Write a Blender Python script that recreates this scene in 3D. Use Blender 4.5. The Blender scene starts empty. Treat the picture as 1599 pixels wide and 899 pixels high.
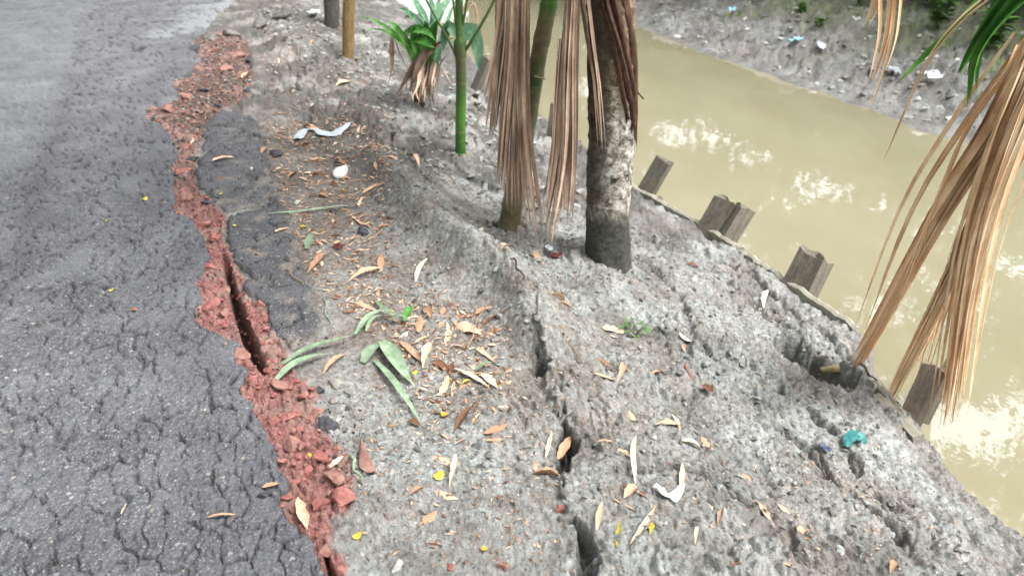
import bpy, math, random
import numpy as np
from mathutils import Vector, Matrix, noise as mnoise

# ------------------------------------------------------------------ camera, sky, sun, exposure
SC = bpy.context.scene
COL = SC.collection
PITCH = math.radians(29.0)
CAMZ = 1.6
FPX, CU, CV = 1164.0, 799.5, 449.5          # focal length and centre of the 1599 x 899 photograph
cam_d = bpy.data.cameras.new('camera')
cam_d.sensor_width = 36.0
cam_d.lens = 36.0 * FPX / 1599.0
cam_d.clip_start, cam_d.clip_end = 0.05, 2000
cam_d.dof.use_dof = True
cam_d.dof.focus_distance = 2.7
cam_d.dof.aperture_fstop = 2.8
cam = bpy.data.objects.new('camera', cam_d)
cam.location = (0, 0, CAMZ)
cam.rotation_euler = (math.pi / 2 - PITCH, 0, 0)
COL.objects.link(cam)
SC.camera = cam

SUN_EL, SUN_AZ = math.radians(60), math.radians(115)      # azimuth clockwise from +Y
world = bpy.data.worlds.new('World')
SC.world = world
world.use_nodes = True
nt = world.node_tree
nt.nodes.clear()
sky = nt.nodes.new('ShaderNodeTexSky')
sky.sky_type = 'NISHITA'
sky.sun_disc = False
sky.sun_elevation = SUN_EL
sky.sun_rotation = SUN_AZ
sky.air_density, sky.dust_density, sky.ozone_density = 1.0, 4.0, 1.0
hs = nt.nodes.new('ShaderNodeHueSaturation')
hs.inputs['Saturation'].default_value = 0.22             # bright overcast: nearly colourless sky
hs.inputs['Value'].default_value = 1.35
bg = nt.nodes.new('ShaderNodeBackground')
bg.inputs['Strength'].default_value = 0.15
wo = nt.nodes.new('ShaderNodeOutputWorld')
nt.links.new(sky.outputs[0], hs.inputs['Color'])
nt.links.new(hs.outputs[0], bg.inputs['Color'])
nt.links.new(bg.outputs[0], wo.inputs[0])

sun_d = bpy.data.lights.new('sun', 'SUN')
sun_d.energy = 1.1
sun_d.angle = math.radians(24)
sun_d.color = (1.0, 0.98, 0.95)
sun = bpy.data.objects.new('sun', sun_d)
sd = Vector((math.sin(SUN_AZ) * math.cos(SUN_EL), math.cos(SUN_AZ) * math.cos(SUN_EL), math.sin(SUN_EL)))
sun.rotation_euler = sd.to_track_quat('Z', 'Y').to_euler()
sun.location = (0, 0, 20)
COL.objects.link(sun)

SC.view_settings.view_transform = 'Standard'
SC.view_settings.look = 'None'
SC.view_settings.gamma = 1.0
SC.view_settings.exposure = 1.38
SC.cycles.max_bounces = 6
SC.cycles.diffuse_bounces = 3

rng = np.random.default_rng(7)
random.seed(7)

# ------------------------------------------------------------------ numpy noise
def _hash(ix, iy, s):
    n = (ix.astype(np.int64) * 374761393 + iy.astype(np.int64) * 668265263 + s * 144269504) & 0xffffffff
    n = ((n ^ (n >> 13)) * 1274126177) & 0xffffffff
    n = ((n ^ (n >> 15)) * 2246822519) & 0xffffffff
    return (n ^ (n >> 16)) & 0xffffffff

def perlin(x, y, s=0):
    x0, y0 = np.floor(x), np.floor(y)
    fx, fy = x - x0, y - y0
    def g(ix, iy, dx, dy):
        a = _hash(ix, iy, s) * (2 * math.pi / 4294967296.0)
        return np.cos(a) * dx + np.sin(a) * dy
    u = fx * fx * fx * (fx * (fx * 6 - 15) + 10)
    v = fy * fy * fy * (fy * (fy * 6 - 15) + 10)
    a = g(x0, y0, fx, fy); b = g(x0 + 1, y0, fx - 1, fy)
    c = g(x0, y0 + 1, fx, fy - 1); d = g(x0 + 1, y0 + 1, fx - 1, fy - 1)
    return 1.5 * ((a * (1 - u) + b * u) * (1 - v) + (c * (1 - u) + d * u) * v)

def fbm(x, y, o=4, s=0, gain=0.5):
    t, a = 0.0, 1.0
    for k in range(o):
        t = t + a * perlin(x * 2 ** k + 17.3 * k, y * 2 ** k - 9.1 * k, s + k)
        a *= gain
    return t

def worley(x, y, s=0):
    x0, y0 = np.floor(x), np.floor(y)
    f1 = np.full(np.shape(x), 9.0); f2 = np.full(np.shape(x), 9.0); idd = np.zeros(np.shape(x))
    for i in (-1, 0, 1):
        for j in (-1, 0, 1):
            cx, cy = x0 + i, y0 + j
            h = _hash(cx, cy, s)
            d = np.hypot(cx + (h & 0xffff) / 65535.0 - x, cy + (h >> 16) / 65535.0 - y)
            near = d < f1
            f2 = np.where(near, f1, np.minimum(f2, d))
            idd = np.where(near, (h % 1009) / 1009.0, idd)
            f1 = np.where(near, d, f1)
    return f1, f2, idd

def sst(a, b, x):
    t = np.clip((x - a) / (b - a), 0, 1)
    return t * t * (3 - 2 * t)

def sdf(poly, x, y):
    """signed distance to a closed polygon, negative inside"""
    p = np.asarray(poly, float)
    d = np.full(np.shape(x), 1e9); ins = np.zeros(np.shape(x), bool)
    for k in range(len(p)):
        ax, ay = p[k]; bx, by = p[(k + 1) % len(p)]
        ex, ey = bx - ax, by - ay
        t = np.clip(((x - ax) * ex + (y - ay) * ey) / (ex * ex + ey * ey + 1e-12), 0, 1)
        d = np.minimum(d, np.hypot(x - ax - t * ex, y - ay - t * ey))
        if abs(ey) > 1e-12:
            c = (ay > y) != (by > y)
            ins ^= c & (x < ex * (y - ay) / ey + ax)
    return np.where(ins, -d, d)

def dline(pts, x, y):
    """distance to an open polyline and which side of it (positive = right of travel)"""
    p = np.asarray(pts, float)
    d = np.full(np.shape(x), 1e9); side = np.zeros(np.shape(x)); par = np.zeros(np.shape(x))
    n = len(p) - 1
    for k in range(n):
        ax, ay = p[k]; ex, ey = p[k + 1] - p[k]
        t = np.clip(((x - ax) * ex + (y - ay) * ey) / (ex * ex + ey * ey + 1e-12), 0, 1)
        q = np.hypot(x - ax - t * ex, y - ay - t * ey)
        m = q < d
        side = np.where(m, np.sign((x - ax) * -ey + (y - ay) * ex) * -1, side)
        par = np.where(m, (k + t) / n, par)
        d = np.minimum(d, q)
    return d, side, par

# ------------------------------------------------------------------ from a measured sight line to a place
SP, CP = math.sin(PITCH), math.cos(PITCH)
def ray(u, v):
    a, b = (u - CU) / FPX, (CV - v) / FPX
    return np.array([a, CP + b * SP, -SP + b * CP])
def on_plane(u, v, z=0.0):
    d = ray(u, v); t = (z - CAMZ) / d[2]
    return np.array([d[0] * t, d[1] * t, z])
def at(u, v, Y):
    d = ray(u, v); t = Y / d[1]
    return Vector((d[0] * t, Y, CAMZ + d[2] * t))
def flat(pts, z=0.0):
    return [tuple(on_plane(u, v, z)[:2]) for u, v in pts]

# ------------------------------------------------------------------ the lie of the land
edge_px = [(318, 45), (302, 63), (312, 92), (292, 112), (268, 122), (276, 150), (250, 160), (222, 168), (228, 184), (252, 190),
           (268, 214), (275, 240), (268, 262), (272, 300), (268, 328), (298, 334), (306, 356), (322, 378), (320, 402), (305, 436),
           (308, 462), (300, 490), (318, 502), (340, 514), (366, 528), (362, 552), (380, 576), (376, 612), (398, 640),
           (416, 672), (428, 712), (446, 744), (430, 776), (448, 812), (484, 840), (498, 872), (512, 905)]
edge_w = flat(edge_px, 0.0)
far_top = [flat([(372, -12)])[0]]
d0 = np.array(far_top[0]); 
road_poly = [(-40.0, 90.0), (d0[0] - 0.40 * (90 - d0[1]), 90.0)] + far_top + flat([(345, 14)]) + edge_w
le = np.array(road_poly[-1])
road_poly += [tuple(le + np.array([0.5, -1.0])), tuple(le + np.array([6, -12.0])), tuple(le + np.array([6, -12.0]) + np.array([-3.6, -1.6]))]
_a = np.array([-0.40, 0.917]); _n = np.array([-0.917, -0.40])
road_poly += [tuple(le + _n * 3.6 - _a * 1), tuple(np.array([-0.47, 1.36]) + _n * 3.4 + _a * 40)]
road_poly[0] = tuple(np.array([-0.47, 1.36]) + _n * 3.4 + _a * 97)

red_px = [(296, 56), (345, 50), (385, 60), (392, 100), (396, 128), (382, 150), (345, 172), (326, 186), (314, 215), (302, 262), (310, 300),
          (345, 325), (352, 345), (346, 372), (360, 396), (376, 432), (388, 464), (408, 478), (422, 520), (448, 542), (456, 580),
          (490, 606), (497, 650), (512, 690), (545, 700), (556, 758), (548, 800), (505, 806), (516, 842), (534, 892), (538, 915),
          (480, 915), (470, 860), (420, 812), (415, 740), (400, 690), (372, 640), (350, 570), (300, 515), (290, 460), (302, 400), (285, 345),
          (255, 330), (255, 250), (245, 205), (215, 180), (262, 130), (285, 95)]
red_w = flat(red_px, -0.03)
gap_px = [(345, 388), (358, 402), (368, 440), (386, 488), (402, 528), (416, 566), (412, 580), (398, 566), (378, 536), (364, 498), (354, 452), (346, 420)]
gap_w = flat(gap_px, -0.02)
gap2_w = flat([(498, 845), (512, 858), (530, 905), (512, 905)], -0.03)
frags_px = [
    ([(330, 182), (350, 172), (392, 178), (402, 196), (400, 212), (372, 216), (345, 224), (318, 232), (318, 206)], 'dark flat asphalt piece above the split, beside the wide red rubble patch'),
    ([(316, 238), (345, 228), (374, 221), (404, 218), (418, 246), (428, 292), (400, 318), (352, 324), (322, 314), (312, 290), (308, 262)], 'dark asphalt piece between red rubble and litter, level with white lump'),
    ([(354, 336), (402, 324), (430, 298), (452, 342), (470, 402), (440, 428), (384, 430), (366, 400), (354, 372)], 'broad dark asphalt slab right of the top of the black gap'),
    ([(386, 438), (442, 434), (472, 410), (490, 455), (494, 505), (472, 526), (452, 538), (428, 520), (412, 478), (394, 462)], 'dark asphalt slab right of the black gap, above the cut green blade'),
]
frags_w = [flat(p, -0.015) for p, _ in frags_px]
mudcrack_w = flat([(770, 352), (800, 395), (826, 440), (838, 492), (838, 540), (842, 575), (852, 610), (872, 650), (886, 690), (880, 735), (876, 800), (888, 832), (908, 858), (912, 915)], -0.14)
ridge_w = flat([(585, 262), (625, 310), (670, 362), (725, 405), (775, 440), (815, 475), (835, 520)], -0.08)
cave_w = flat([(1200, 548), (1240, 556), (1285, 580), (1325, 590), (1360, 600)], -0.42)
cracks_px = [[(1040, 395), (1120, 420), (1185, 470), (1240, 520), (1300, 566)], [(1090, 375), (1170, 410), (1230, 455), (1300, 510), (1345, 560)],
             [(1195, 600), (1260, 640), (1320, 690), (1345, 740), (1420, 800)], [(950, 830), (1040, 800), (1120, 812), (1200, 850)],
             [(1000, 420), (1060, 470), (1080, 540), (1130, 600)], [(700, 300), (760, 330), (830, 345)], [(1180, 660), (1270, 700), (1300, 760), (1400, 830), (1450, 880)]]
cracks_w = [flat(c, -0.36) for c in cracks_px]
lip_px = [(640, 15), (690, 55), (752, 112), (800, 150), (880, 205), (985, 290), (1100, 357), (1200, 424), (1300, 492), (1348, 528), (1352, 572), (1370, 605), (1412, 650), (1440, 692),
          (1475, 742), (1540, 808), (1610, 868)]
lip_w = np.array(flat(lip_px, -0.48))
far_px = [(930, 5), (990, 42), (1100, 84), (1200, 118), (1330, 165), (1430, 200), (1599, 246)]
far_w = np.array(flat(far_px, -0.85))
WATER_Z = -0.85

def interp_line(pts, y, s_lo, s_hi):
    p = np.asarray(pts); o = np.argsort(p[:, 1]); p = p[o]
    xs = np.interp(y, p[:, 1], p[:, 0])
    xs = np.where(y < p[0, 1], p[0, 0] + (y - p[0, 1]) * s_lo, xs)
    return np.where(y > p[-1, 1], p[-1, 0] + (y - p[-1, 1]) * s_hi, xs)
def x_edge(y):
    return interp_line([(-0.47, 1.36), (-1.13, 2.62), (-2.0, 4.7), (-3.5, 8.65)], y, -0.5, -0.4)
def x_lip(y):
    return interp_line(lip_w, y, -0.35, -0.38)
def x_far(y):
    return interp_line(far_w, y, -0.42, -0.42)

mounds = [(on_plane(640, 160, -.06), .50, .10), (on_plane(600, 120, -.06), .55, .05), (on_plane(440, 95, 0), .7, .05), (on_plane(480, 70, 0), .45, .13), (on_plane(560, 20, 0), 1.2, .10),
          (on_plane(718, 245, -.15), .22, .05), (on_plane(880, 400, -.25), .25, .04), (on_plane(930, 440, -.28), .30, .04), (on_plane(800, 360, -.2), .2, .05),
          (on_plane(740, 430, -.12), .22, .04), (on_plane(640, 320, -.05), .25, .03), (on_plane(1350, 660, -.45), .2, .05), (on_plane(720, 190, -.1), .35, .05)]

def terrain(x, y, full=True):
    """height of the bare ground; with full=True also the soil colour zones"""
    xe, xb, xf = x_edge(y), x_lip(y), x_far(y)
    jag = 0.035 * perlin(x * 3, y * 3, 40) + 0.018 * perlin(x * 11, y * 11, 41) + .008 * perlin(x * 31, y * 31, 42)
    xb = xb + jag
    t = (x - xe) / (xb - xe)
    h = np.interp(t, [-0.3, 0, .12, .3, .42, .6, .8, 1.0], [-.04, -.04, -.050, -.060, -.09, -.22, -.36, -.47])
    for c, r, a in mounds:
        h = h + a * np.exp(-((x - c[0]) ** 2 + (y - c[1]) ** 2) / (r * r))
    dr, sr, _ = dline(ridge_w, x, y)
    ridge = np.exp(-(dr / 0.25) ** 2)
    h = h + .15 * np.exp(-((dr * (1 + .6 * (sr > 0))) / .17) ** 2)
    # clods and lumps
    lum = np.clip(sst(.15, .5, t) + .8 * sst(5.0, 6.5, y) * sst(.02, .12, t), 0, 1)                        # rougher towards the water
    far = 1 + 1.1 * sst(4.0, 6.0, y)
    n1 = fbm(x * 3.1, y * 3.1, 3, 1)
    wx, wy = x + .05 * perlin(x * 6, y * 6, 8), y + .05 * perlin(x * 6, y * 6, 9)
    f1, f2, i1 = worley(wx * 7, wy * 7, 3)
    g1, g2, i2 = worley(wx * 17, wy * 17, 4)
    k1, k2, i3 = worley(x * 38, y * 38, 5)
    blk = sst(0, .28, f2 - f1) * (0.35 + .65 * i1)
    clod = sst(0, .4, g2 - g1) * (.3 + .7 * i2)
    crumb = (1 - np.clip(k1, 0, 1)) * i3
    patch = sst(-.25, .35, perlin(x * 1.7, y * 1.7, 12) + .3 * perlin(x * 5, y * 5, 13))
    amp = .35 + .65 * lum
    h = h + n1 * (.012 + .018 * lum) + (blk - .5) * .034 * far * lum * (.4 + .6 * patch) + (clod - .4) * .019 * far * amp * (1 - .75 * ridge) * (.35 + .65 * patch) \
        + crumb * .010 * amp + .006 * fbm(x * 45, y * 45, 2, 20) * amp \
        + (np.abs(perlin(wx * 21, wy * 21, 23)) - .25) * .018 * amp * (1 - .8 * ridge) * (.3 + .7 * patch) + (np.abs(perlin(x * 48, y * 48, 24)) - .25) * .007 * (.5 + .5 * amp) + .004 * perlin(x * 95, y * 95, 25)
    # cracks in the mud
    dc, sc, pc = dline(mudcrack_w, x, y)
    dc = dc + .024 * perlin(x * 13, y * 13, 31) + .016 * perlin(x * 36, y * 36, 32)
    wdt = .026 * np.maximum(0, perlin(pc * 13 + 4.2, pc * 0 + .5, 33) - .16) + .020 * np.exp(-((pc - .40) / .025) ** 2) + .026 * np.exp(-((pc - .66) / .06) ** 2) + .020 * np.exp(-((pc - .95) / .06) ** 2) + .001
    ck = 1 - sst(wdt * .4, wdt * 1.5, np.abs(dc))
    ck = ck * (wdt > .004)
    h = h - .11 * ck - .030 * sst(-.01, .02, dc * sc) * np.exp(-np.abs(dc) / .18) * sst(.15, .3, pc) * (1 - sst(.8, .95, pc))
    dv, sv, pv = dline(cave_w, x, y)
    dv = dv + .022 * perlin(x * 12, y * 12, 34) + .012 * perlin(x * 33, y * 33, 35)
    cvw = .004 + .036 * sst(0, .2, pv) * (1 - sst(.55, .95, pv))
    cv = 1 - sst(cvw * .5, cvw * 1.5, np.abs(dv))
    h = h - .20 * cv + .065 * np.exp(-dv / .16) * (sv < 0) * sst(0, .15, pv) * (1 - sst(.9, 1, pv))
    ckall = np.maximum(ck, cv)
    for q, c in enumerate(cracks_w):
        dd, ss, pp = dline(c, x, y)
        dd = dd + .03 * perlin(x * 9, y * 9, 50 + q) + .012 * perlin(x * 30, y * 30, 60 + q)
        w = .010 + .010 * np.abs(perlin(pp * 7, pp * 0 + q, 70))
        m = (1 - sst(w * .3, w * 1.5, np.abs(dd))) * sst(0, .1, pp) * (1 - sst(.9, 1, pp))
        h = h - .034 * m + .018 * (ss < 0) * np.exp(-np.abs(dd) / .08)
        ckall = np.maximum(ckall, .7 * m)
    # broken road foundation: red brick rubble
    sr_ = sdf(red_w, x, y) + .022 * perlin(x * 16, y * 16, 80) + .012 * perlin(x * 45, y * 45, 81)
    red = 1 - sst(-.012, .02, sr_)
    b1, b2, bi = worley(x * 30, y * 30, 82)
    c1, c2, ci = worley(x * 68, y * 68, 83)
    hr = -.048 + .03 * sst(0, .35, b2 - b1) * bi + .012 * (1 - np.clip(c1, 0, 1)) * ci + .012 * perlin(x * 7, y * 7, 84)
    h = h * (1 - red) + hr * red
    gp = np.minimum(sdf(gap_w, x, y), sdf(gap2_w, x, y)) + .008 * perlin(x * 30, y * 30, 85)
    gp = 1 - sst(-.020, .002, gp)
    h = h - gp * .19
    sro = sdf(road_poly, x, y)
    h = np.where(sro < -.03, np.minimum(h, -.05), h)
    h = np.where(sro < -.35, np.minimum(h, -.10), h)
    fr = np.full(np.shape(x), 9.0)
    for fw in frags_w:
        fr = np.minimum(fr, sdf(fw, x, y) + .03)
    inside = sst(.015, -.02, fr + .01 * perlin(x * 20, y * 20, 90))
    h = h * (1 - inside) + np.minimum(h, -.06) * inside
    # the canal cut and the far bank
    d = x - xb
    cut = sst(0, .14, d)
    h = h * (1 - cut) + (-1.35) * cut
    e = x - xf + .18 * perlin(x * 1.1, y * 1.1, 44) + .06 * perlin(x * 4, y * 4, 45)
    _c1, _c2, _ci = worley(x * 6, y * 6, 49)
    fh = -.85 + np.interp(e, [-3, 0, .5, 2.2, 4.5, 12], [-1.0, 0, .10, .55, 1.0, 1.15]) \
        + sst(.0, .6, e) * (.10 * fbm(x * 1.3, y * 1.3, 4, 46) + .07 * fbm(x * 5, y * 5, 4, 47) + .09 * (sst(0, .3, _c2 - _c1) - .5) * _ci + .03 * np.abs(perlin(x * 14, y * 14, 43)))
    h = np.where(e > -1.0, np.maximum(h, fh), h)
    # verge beyond the far side of the road
    lft = -((x + .47) * .917 + (y - 1.36) * .40)
    h = np.where(lft > 3.4, np.maximum(h, .02 + .03 * fbm(x * 3, y * 3, 3, 48)), h)
    if not full:
        return h
    litter = sst(.02, .10, t) * (1 - sst(.36, .55, t + .12 * perlin(x * 2.2, y * 2.2, 14))) * sst(1.7, 2.6, y)
    litter = litter * (1 - .45 * sst(5.0, 6.5, y))
    litter = np.maximum(litter * (.45 + .55 * sst(-.2, .3, perlin(x * 4.5, y * 4.5, 15))), .55 * sst(.0, .5, perlin(x * 2.6, y * 2.6, 16)) * sst(.3, .5, t) * (t < 1))
    pale = np.clip(.7 * sst(.2, .6, perlin(x * 9, y * 9, 26)) + ridge * 1.2 + .8 * sst(-.1, .4, perlin(x * 1.5, y * 1.5, 17) + .4 * perlin(x * 7, y * 7, 18)) * (1 - red), 0, 1)
    pale = pale * (1 - .75 * sst(3.8, 5.2, y))
    pale = np.where(red > .05, np.clip(.9 * sst(3.2, 5.0, y) + sst(-.05, .4, perlin(x * 5, y * 5, 27)), 0, 1), pale)
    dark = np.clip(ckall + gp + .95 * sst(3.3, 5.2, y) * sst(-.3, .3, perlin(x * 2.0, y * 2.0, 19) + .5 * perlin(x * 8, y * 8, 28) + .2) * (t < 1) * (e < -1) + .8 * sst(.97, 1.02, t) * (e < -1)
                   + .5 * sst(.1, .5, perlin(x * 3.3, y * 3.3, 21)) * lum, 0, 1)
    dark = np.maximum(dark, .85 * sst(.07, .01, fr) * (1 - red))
    grass = sst(.9, 2.6, e + 1.0 * perlin(x * .9, y * .9, 22)) + sst(3.3, 3.6, lft)
    wet = sst(.45, 0, e) * (e > -1)
    dark = np.where(e > -1, np.clip(.08 + sst(-.05, .3, perlin(x * 3, y * 3, 29) + .6 * perlin(x * 11, y * 11, 30)) * .5, 0, 1), dark)
    litter = np.where(e > -1, .5 * sst(-.2, .4, perlin(x * 1.3, y * 1.3, 36)), litter)
    return h, np.stack([red, litter, np.clip(np.maximum(dark, wet * .3), 0, 1), pale], -1), np.clip(grass, 0, 1), t, e

def road_height(x, y):
    s = -.40 * x + .917 * y; d = .917 * x + .40 * y
    z = -.006 * np.abs(d) + .006 * fbm(x * 1.7, y * 1.7, 3, 100) + .0016 * perlin(x * 55, y * 55, 101)
    w1 = d + .035 * perlin(s * 6, d * 6, 102) + .012 * perlin(s * 22, d * 22, 103)
    w2 = s + .05 * perlin(s * 5, d * 5, 104) + .014 * perlin(s * 20, d * 20, 114)
    a1, a2, ai = worley(w2 * 5.2, w1 * 14.0, 105)
    gate = sst(-.50, .0, perlin(s * 2.6, d * 7, 106) + .12)
    gate = gate * sst(-.75, -.35, perlin(s * 9, d * 14, 112)) 
    w = .030 + .030 * gate
    ck = (1 - sst(w * .3, w, a2 - a1)) * gate
    b1, b2, bi = worley(w2 * 11, w1 * 21, 107)
    ck2 = (1 - sst(.012, .06, b2 - b1)) * sst(-.05, .3, perlin(s * 4, d * 9, 108)) * sst(-.1, .25, perlin(s * 16, d * 22, 113))
    ck = np.maximum(ck, .75 * ck2)
    pit = sst(.26, .48, perlin(s * 24, d * 42, 110)) * sst(-.45, .2, perlin(x * 5, y * 5, 111))
    z = z - .016 * ck - .007 * pit + .003 * (ai - .5) * sst(.0, .06, a2 - a1) + .0022 * perlin(x * 80, y * 80, 115) + .0012 * perlin(x * 24, y * 24, 116)
    return z, ck, pit

def surface(x, y):
    """top of whatever lies there: mud, road or a broken slab"""
    x = np.atleast_1d(np.asarray(x, float)); y = np.atleast_1d(np.asarray(y, float))
    h = terrain(x, y, False)
    r, _, _ = road_height(x, y)
    h = np.where(sdf(road_poly, x, y) < 0, r, h)
    for k, fw in enumerate(frags_w):
        h = np.where(sdf(fw, x, y) < 0, np.maximum(h, frag_height(k, x, y)), h)
    return h

def frag_height(k, x, y):
    c = np.mean(np.array(frags_w[k]), 0)
    tilt = [(-.04, .01), (-.06, .0), (-.06, -.012), (-.07, .01)][k]
    return -.022 + tilt[0] * (x - c[0]) + tilt[1] * (y - c[1]) + .006 * fbm(x * 5, y * 5, 3, 120 + k) + .002 * perlin(x * 55, y * 55, 130)

_ts = np.concatenate([np.arange(1.2, 8, .02), np.arange(8, 26, .06)])
def ground_hits(px):
    """where sight lines meet the ground (batch)"""
    out = []
    for u, v in px:
        d = ray(u, v)
        X, Y, Z = d[0] * _ts, d[1] * _ts, CAMZ + d[2] * _ts
        S = surface(X, Y)
        k = int(np.argmax(Z < S))
        if k > 0:
            a, b = Z[k - 1] - S[k - 1], S[k] - Z[k]
            f = a / (a + b + 1e-9)
            tt = _ts[k - 1] + f * (_ts[k] - _ts[k - 1])
        else:
            tt = (0 - CAMZ) / d[2]
        out.append(Vector((d[0] * tt, d[1] * tt, CAMZ + d[2] * tt)))
    return out
def hit(u, v):
    return ground_hits([(u, v)])[0]

# ------------------------------------------------------------------ helpers: tags, meshes, materials
def tag(o, label=None, cat=None, group=None, kind=None):
    if label: o['label'] = label
    if cat: o['category'] = cat
    if group: o['group'] = group
    if kind: o['kind'] = kind
    return o

def empty(name, loc, label, cat, group=None):
    o = bpy.data.objects.new(name, None)
    o.empty_display_size = .05
    o.location = loc
    COL.objects.link(o)
    return tag(o, label, cat, group)

def link(name, me, parent=None, loc=None):
    o = bpy.data.objects.new(name, me)
    COL.objects.link(o)
    if parent: o.parent = parent
    if loc is not None: o.location = loc
    return o

def np_mesh(name, co, quads, mat, attrs=None, smooth=True):
    me = bpy.data.meshes.new(name)
    n, m = len(co), len(quads)
    me.vertices.add(n); me.vertices.foreach_set('co', np.ascontiguousarray(co, np.float32).ravel())
    k = quads.shape[1]
    me.loops.add(k * m); me.loops.foreach_set('vertex_index', np.ascontiguousarray(quads, np.int32).ravel())
    me.polygons.add(m); me.polygons.foreach_set('loop_start', np.arange(0, k * m, k, dtype=np.int32))
    me.update(calc_edges=True)
    me.polygons.foreach_set('use_smooth', np.full(m, smooth))
    for an, arr in (attrs or {}).items():
        a = me.attributes.new(an, 'FLOAT_COLOR', 'POINT')
        c = np.zeros((n, 4), np.float32); c[:, :arr.shape[1]] = arr
        a.data.foreach_set('color', c.ravel())
    me.materials.append(mat)
    return me

class MB:
    def __init__(self): self.v, self.f, self.mi = [], [], []
    def add(self, v, f, mi=0):
        o = len(self.v)
        self.v += [tuple(p) for p in v]; self.f += [tuple(i + o for i in q) for q in f]; self.mi += [mi] * len(f)
        return self
    def tube(self, pts, rad, seg=8, caps=True, mi=0, wob=0.0):
        pts = [Vector(p) for p in pts]
        n = len(pts); V, F = [], []
        t = (pts[1] - pts[0]).normalized()
        side = t.cross(Vector((0.13, 1, 0.2))).normalized()
        for i, p in enumerate(pts):
            t = ((pts[min(i + 1, n - 1)] - pts[max(i - 1, 0)])).normalized()
            side = (side - t * side.dot(t)).normalized(); up = t.cross(side)
            r = rad[i] if hasattr(rad, '__len__') else rad
            for k in range(seg):
                a = 2 * math.pi * k / seg
                q = r * (1 + (random.uniform(-wob, wob) if wob else 0))
                V.append(p + side * (q * math.cos(a)) + up * (q * math.sin(a)))
        for i in range(n - 1):
            for k in range(seg):
                F.append((i * seg + k, i * seg + (k + 1) % seg, (i + 1) * seg + (k + 1) % seg, (i + 1) * seg + k))
        if caps: F.append(tuple(range(seg))[::-1]); F.append(tuple((n - 1) * seg + k for k in range(seg)))
        return self.add(V, F, mi)
    def ribbon(self, pts, wid, ref, fold=.25, mi=0, twist=0.0):
        """a leaf blade: a strip folded along its midrib, three vertices across"""
        pts = [Vector(p) for p in pts]; n = len(pts); V, F = [], []
        ref = Vector(ref)
        for i, p in enumerate(pts):
            t = (pts[min(i + 1, n - 1)] - pts[max(i - 1, 0)]).normalized()
            s = t.cross(ref)
            if s.length < 1e-4: s = t.cross(Vector((.3, .5, .8)))
            s.normalize(); nn = s.cross(t)
            if twist:
                a = twist * i / (n - 1)
                s, nn = s * math.cos(a) + nn * math.sin(a), nn * math.cos(a) - s * math.sin(a)
            w = wid[i] if hasattr(wid, '__len__') else wid
            V += [p - s * w / 2 + nn * w * fold, p, p + s * w / 2 + nn * w * fold]
        for i in range(n - 1):
            a = i * 3
            F += [(a, a + 1, a + 4, a + 3), (a + 1, a + 2, a + 5, a + 4)]
        return self.add(V, F, mi)
    def lump(self, c, r, s, sub=1, rough=.25, mi=0, flatten=1.0):
        V, F = lump_geo(s, sub, rough)
        R = Matrix.Rotation(random.uniform(0, 6.28), 3, 'Z')
        return self.add([Vector(c) + R @ Vector((v[0] * r, v[1] * r * .85, v[2] * r * flatten)) for v in V], F, mi)
    def mesh(self, name, mats, smooth=True):
        me = bpy.data.meshes.new(name)
        me.from_pydata(self.v, [], self.f)
        for m in (mats if isinstance(mats, (list, tuple)) else [mats]): me.materials.append(m)
        if any(self.mi): me.polygons.foreach_set('material_index', self.mi)
        me.polygons.foreach_set('use_smooth', [smooth] * len(self.f))
        me.update()
        return me
    def build(self, name, mats, parent=None, loc=None, smooth=True):
        return link(name, self.mesh(name, mats, smooth), parent, loc)

_ico = {}
def ico(sub):
    if sub not in _ico:
        import bmesh
        bm = bmesh.new(); bmesh.ops.create_icosphere(bm, subdivisions=sub, radius=1.0)
        _ico[sub] = ([v.co.copy() for v in bm.verts], [tuple(v.index for v in f.verts) for f in bm.faces]); bm.free()
    return _ico[sub]
_lump = {}
def lump_geo(seed, sub=2, rough=.3, cuts=11):
    """an angular broken lump: a ball cut by random planes, then roughened"""
    k = (seed, sub, rough)
    if k not in _lump:
        r = random.Random(seed)
        V, F = ico(sub)
        pl = []
        for _ in range(cuts):
            n = Vector((r.gauss(0, 1), r.gauss(0, 1), r.gauss(0, 1))).normalized(); pl.append((n, r.uniform(.36, .72)))
        out = []
        for v in V:
            p = v.copy()
            for n, d in pl:
                e = p.dot(n) - d
                if e > 0: p = p - n * e
            p *= 1 + rough * .5 * mnoise.noise(p * 2.3 + Vector((seed * 3.1, 0, 0)))
            out.append(p)
        _lump[k] = (out, F)
    return _lump[k]

def lin(r, g, b):
    f = lambda c: (c / 255 / 12.92) if c / 255 <= .04045 else ((c / 255 + .055) / 1.055) ** 2.4
    return (f(r), f(g), f(b), 1)

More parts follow.
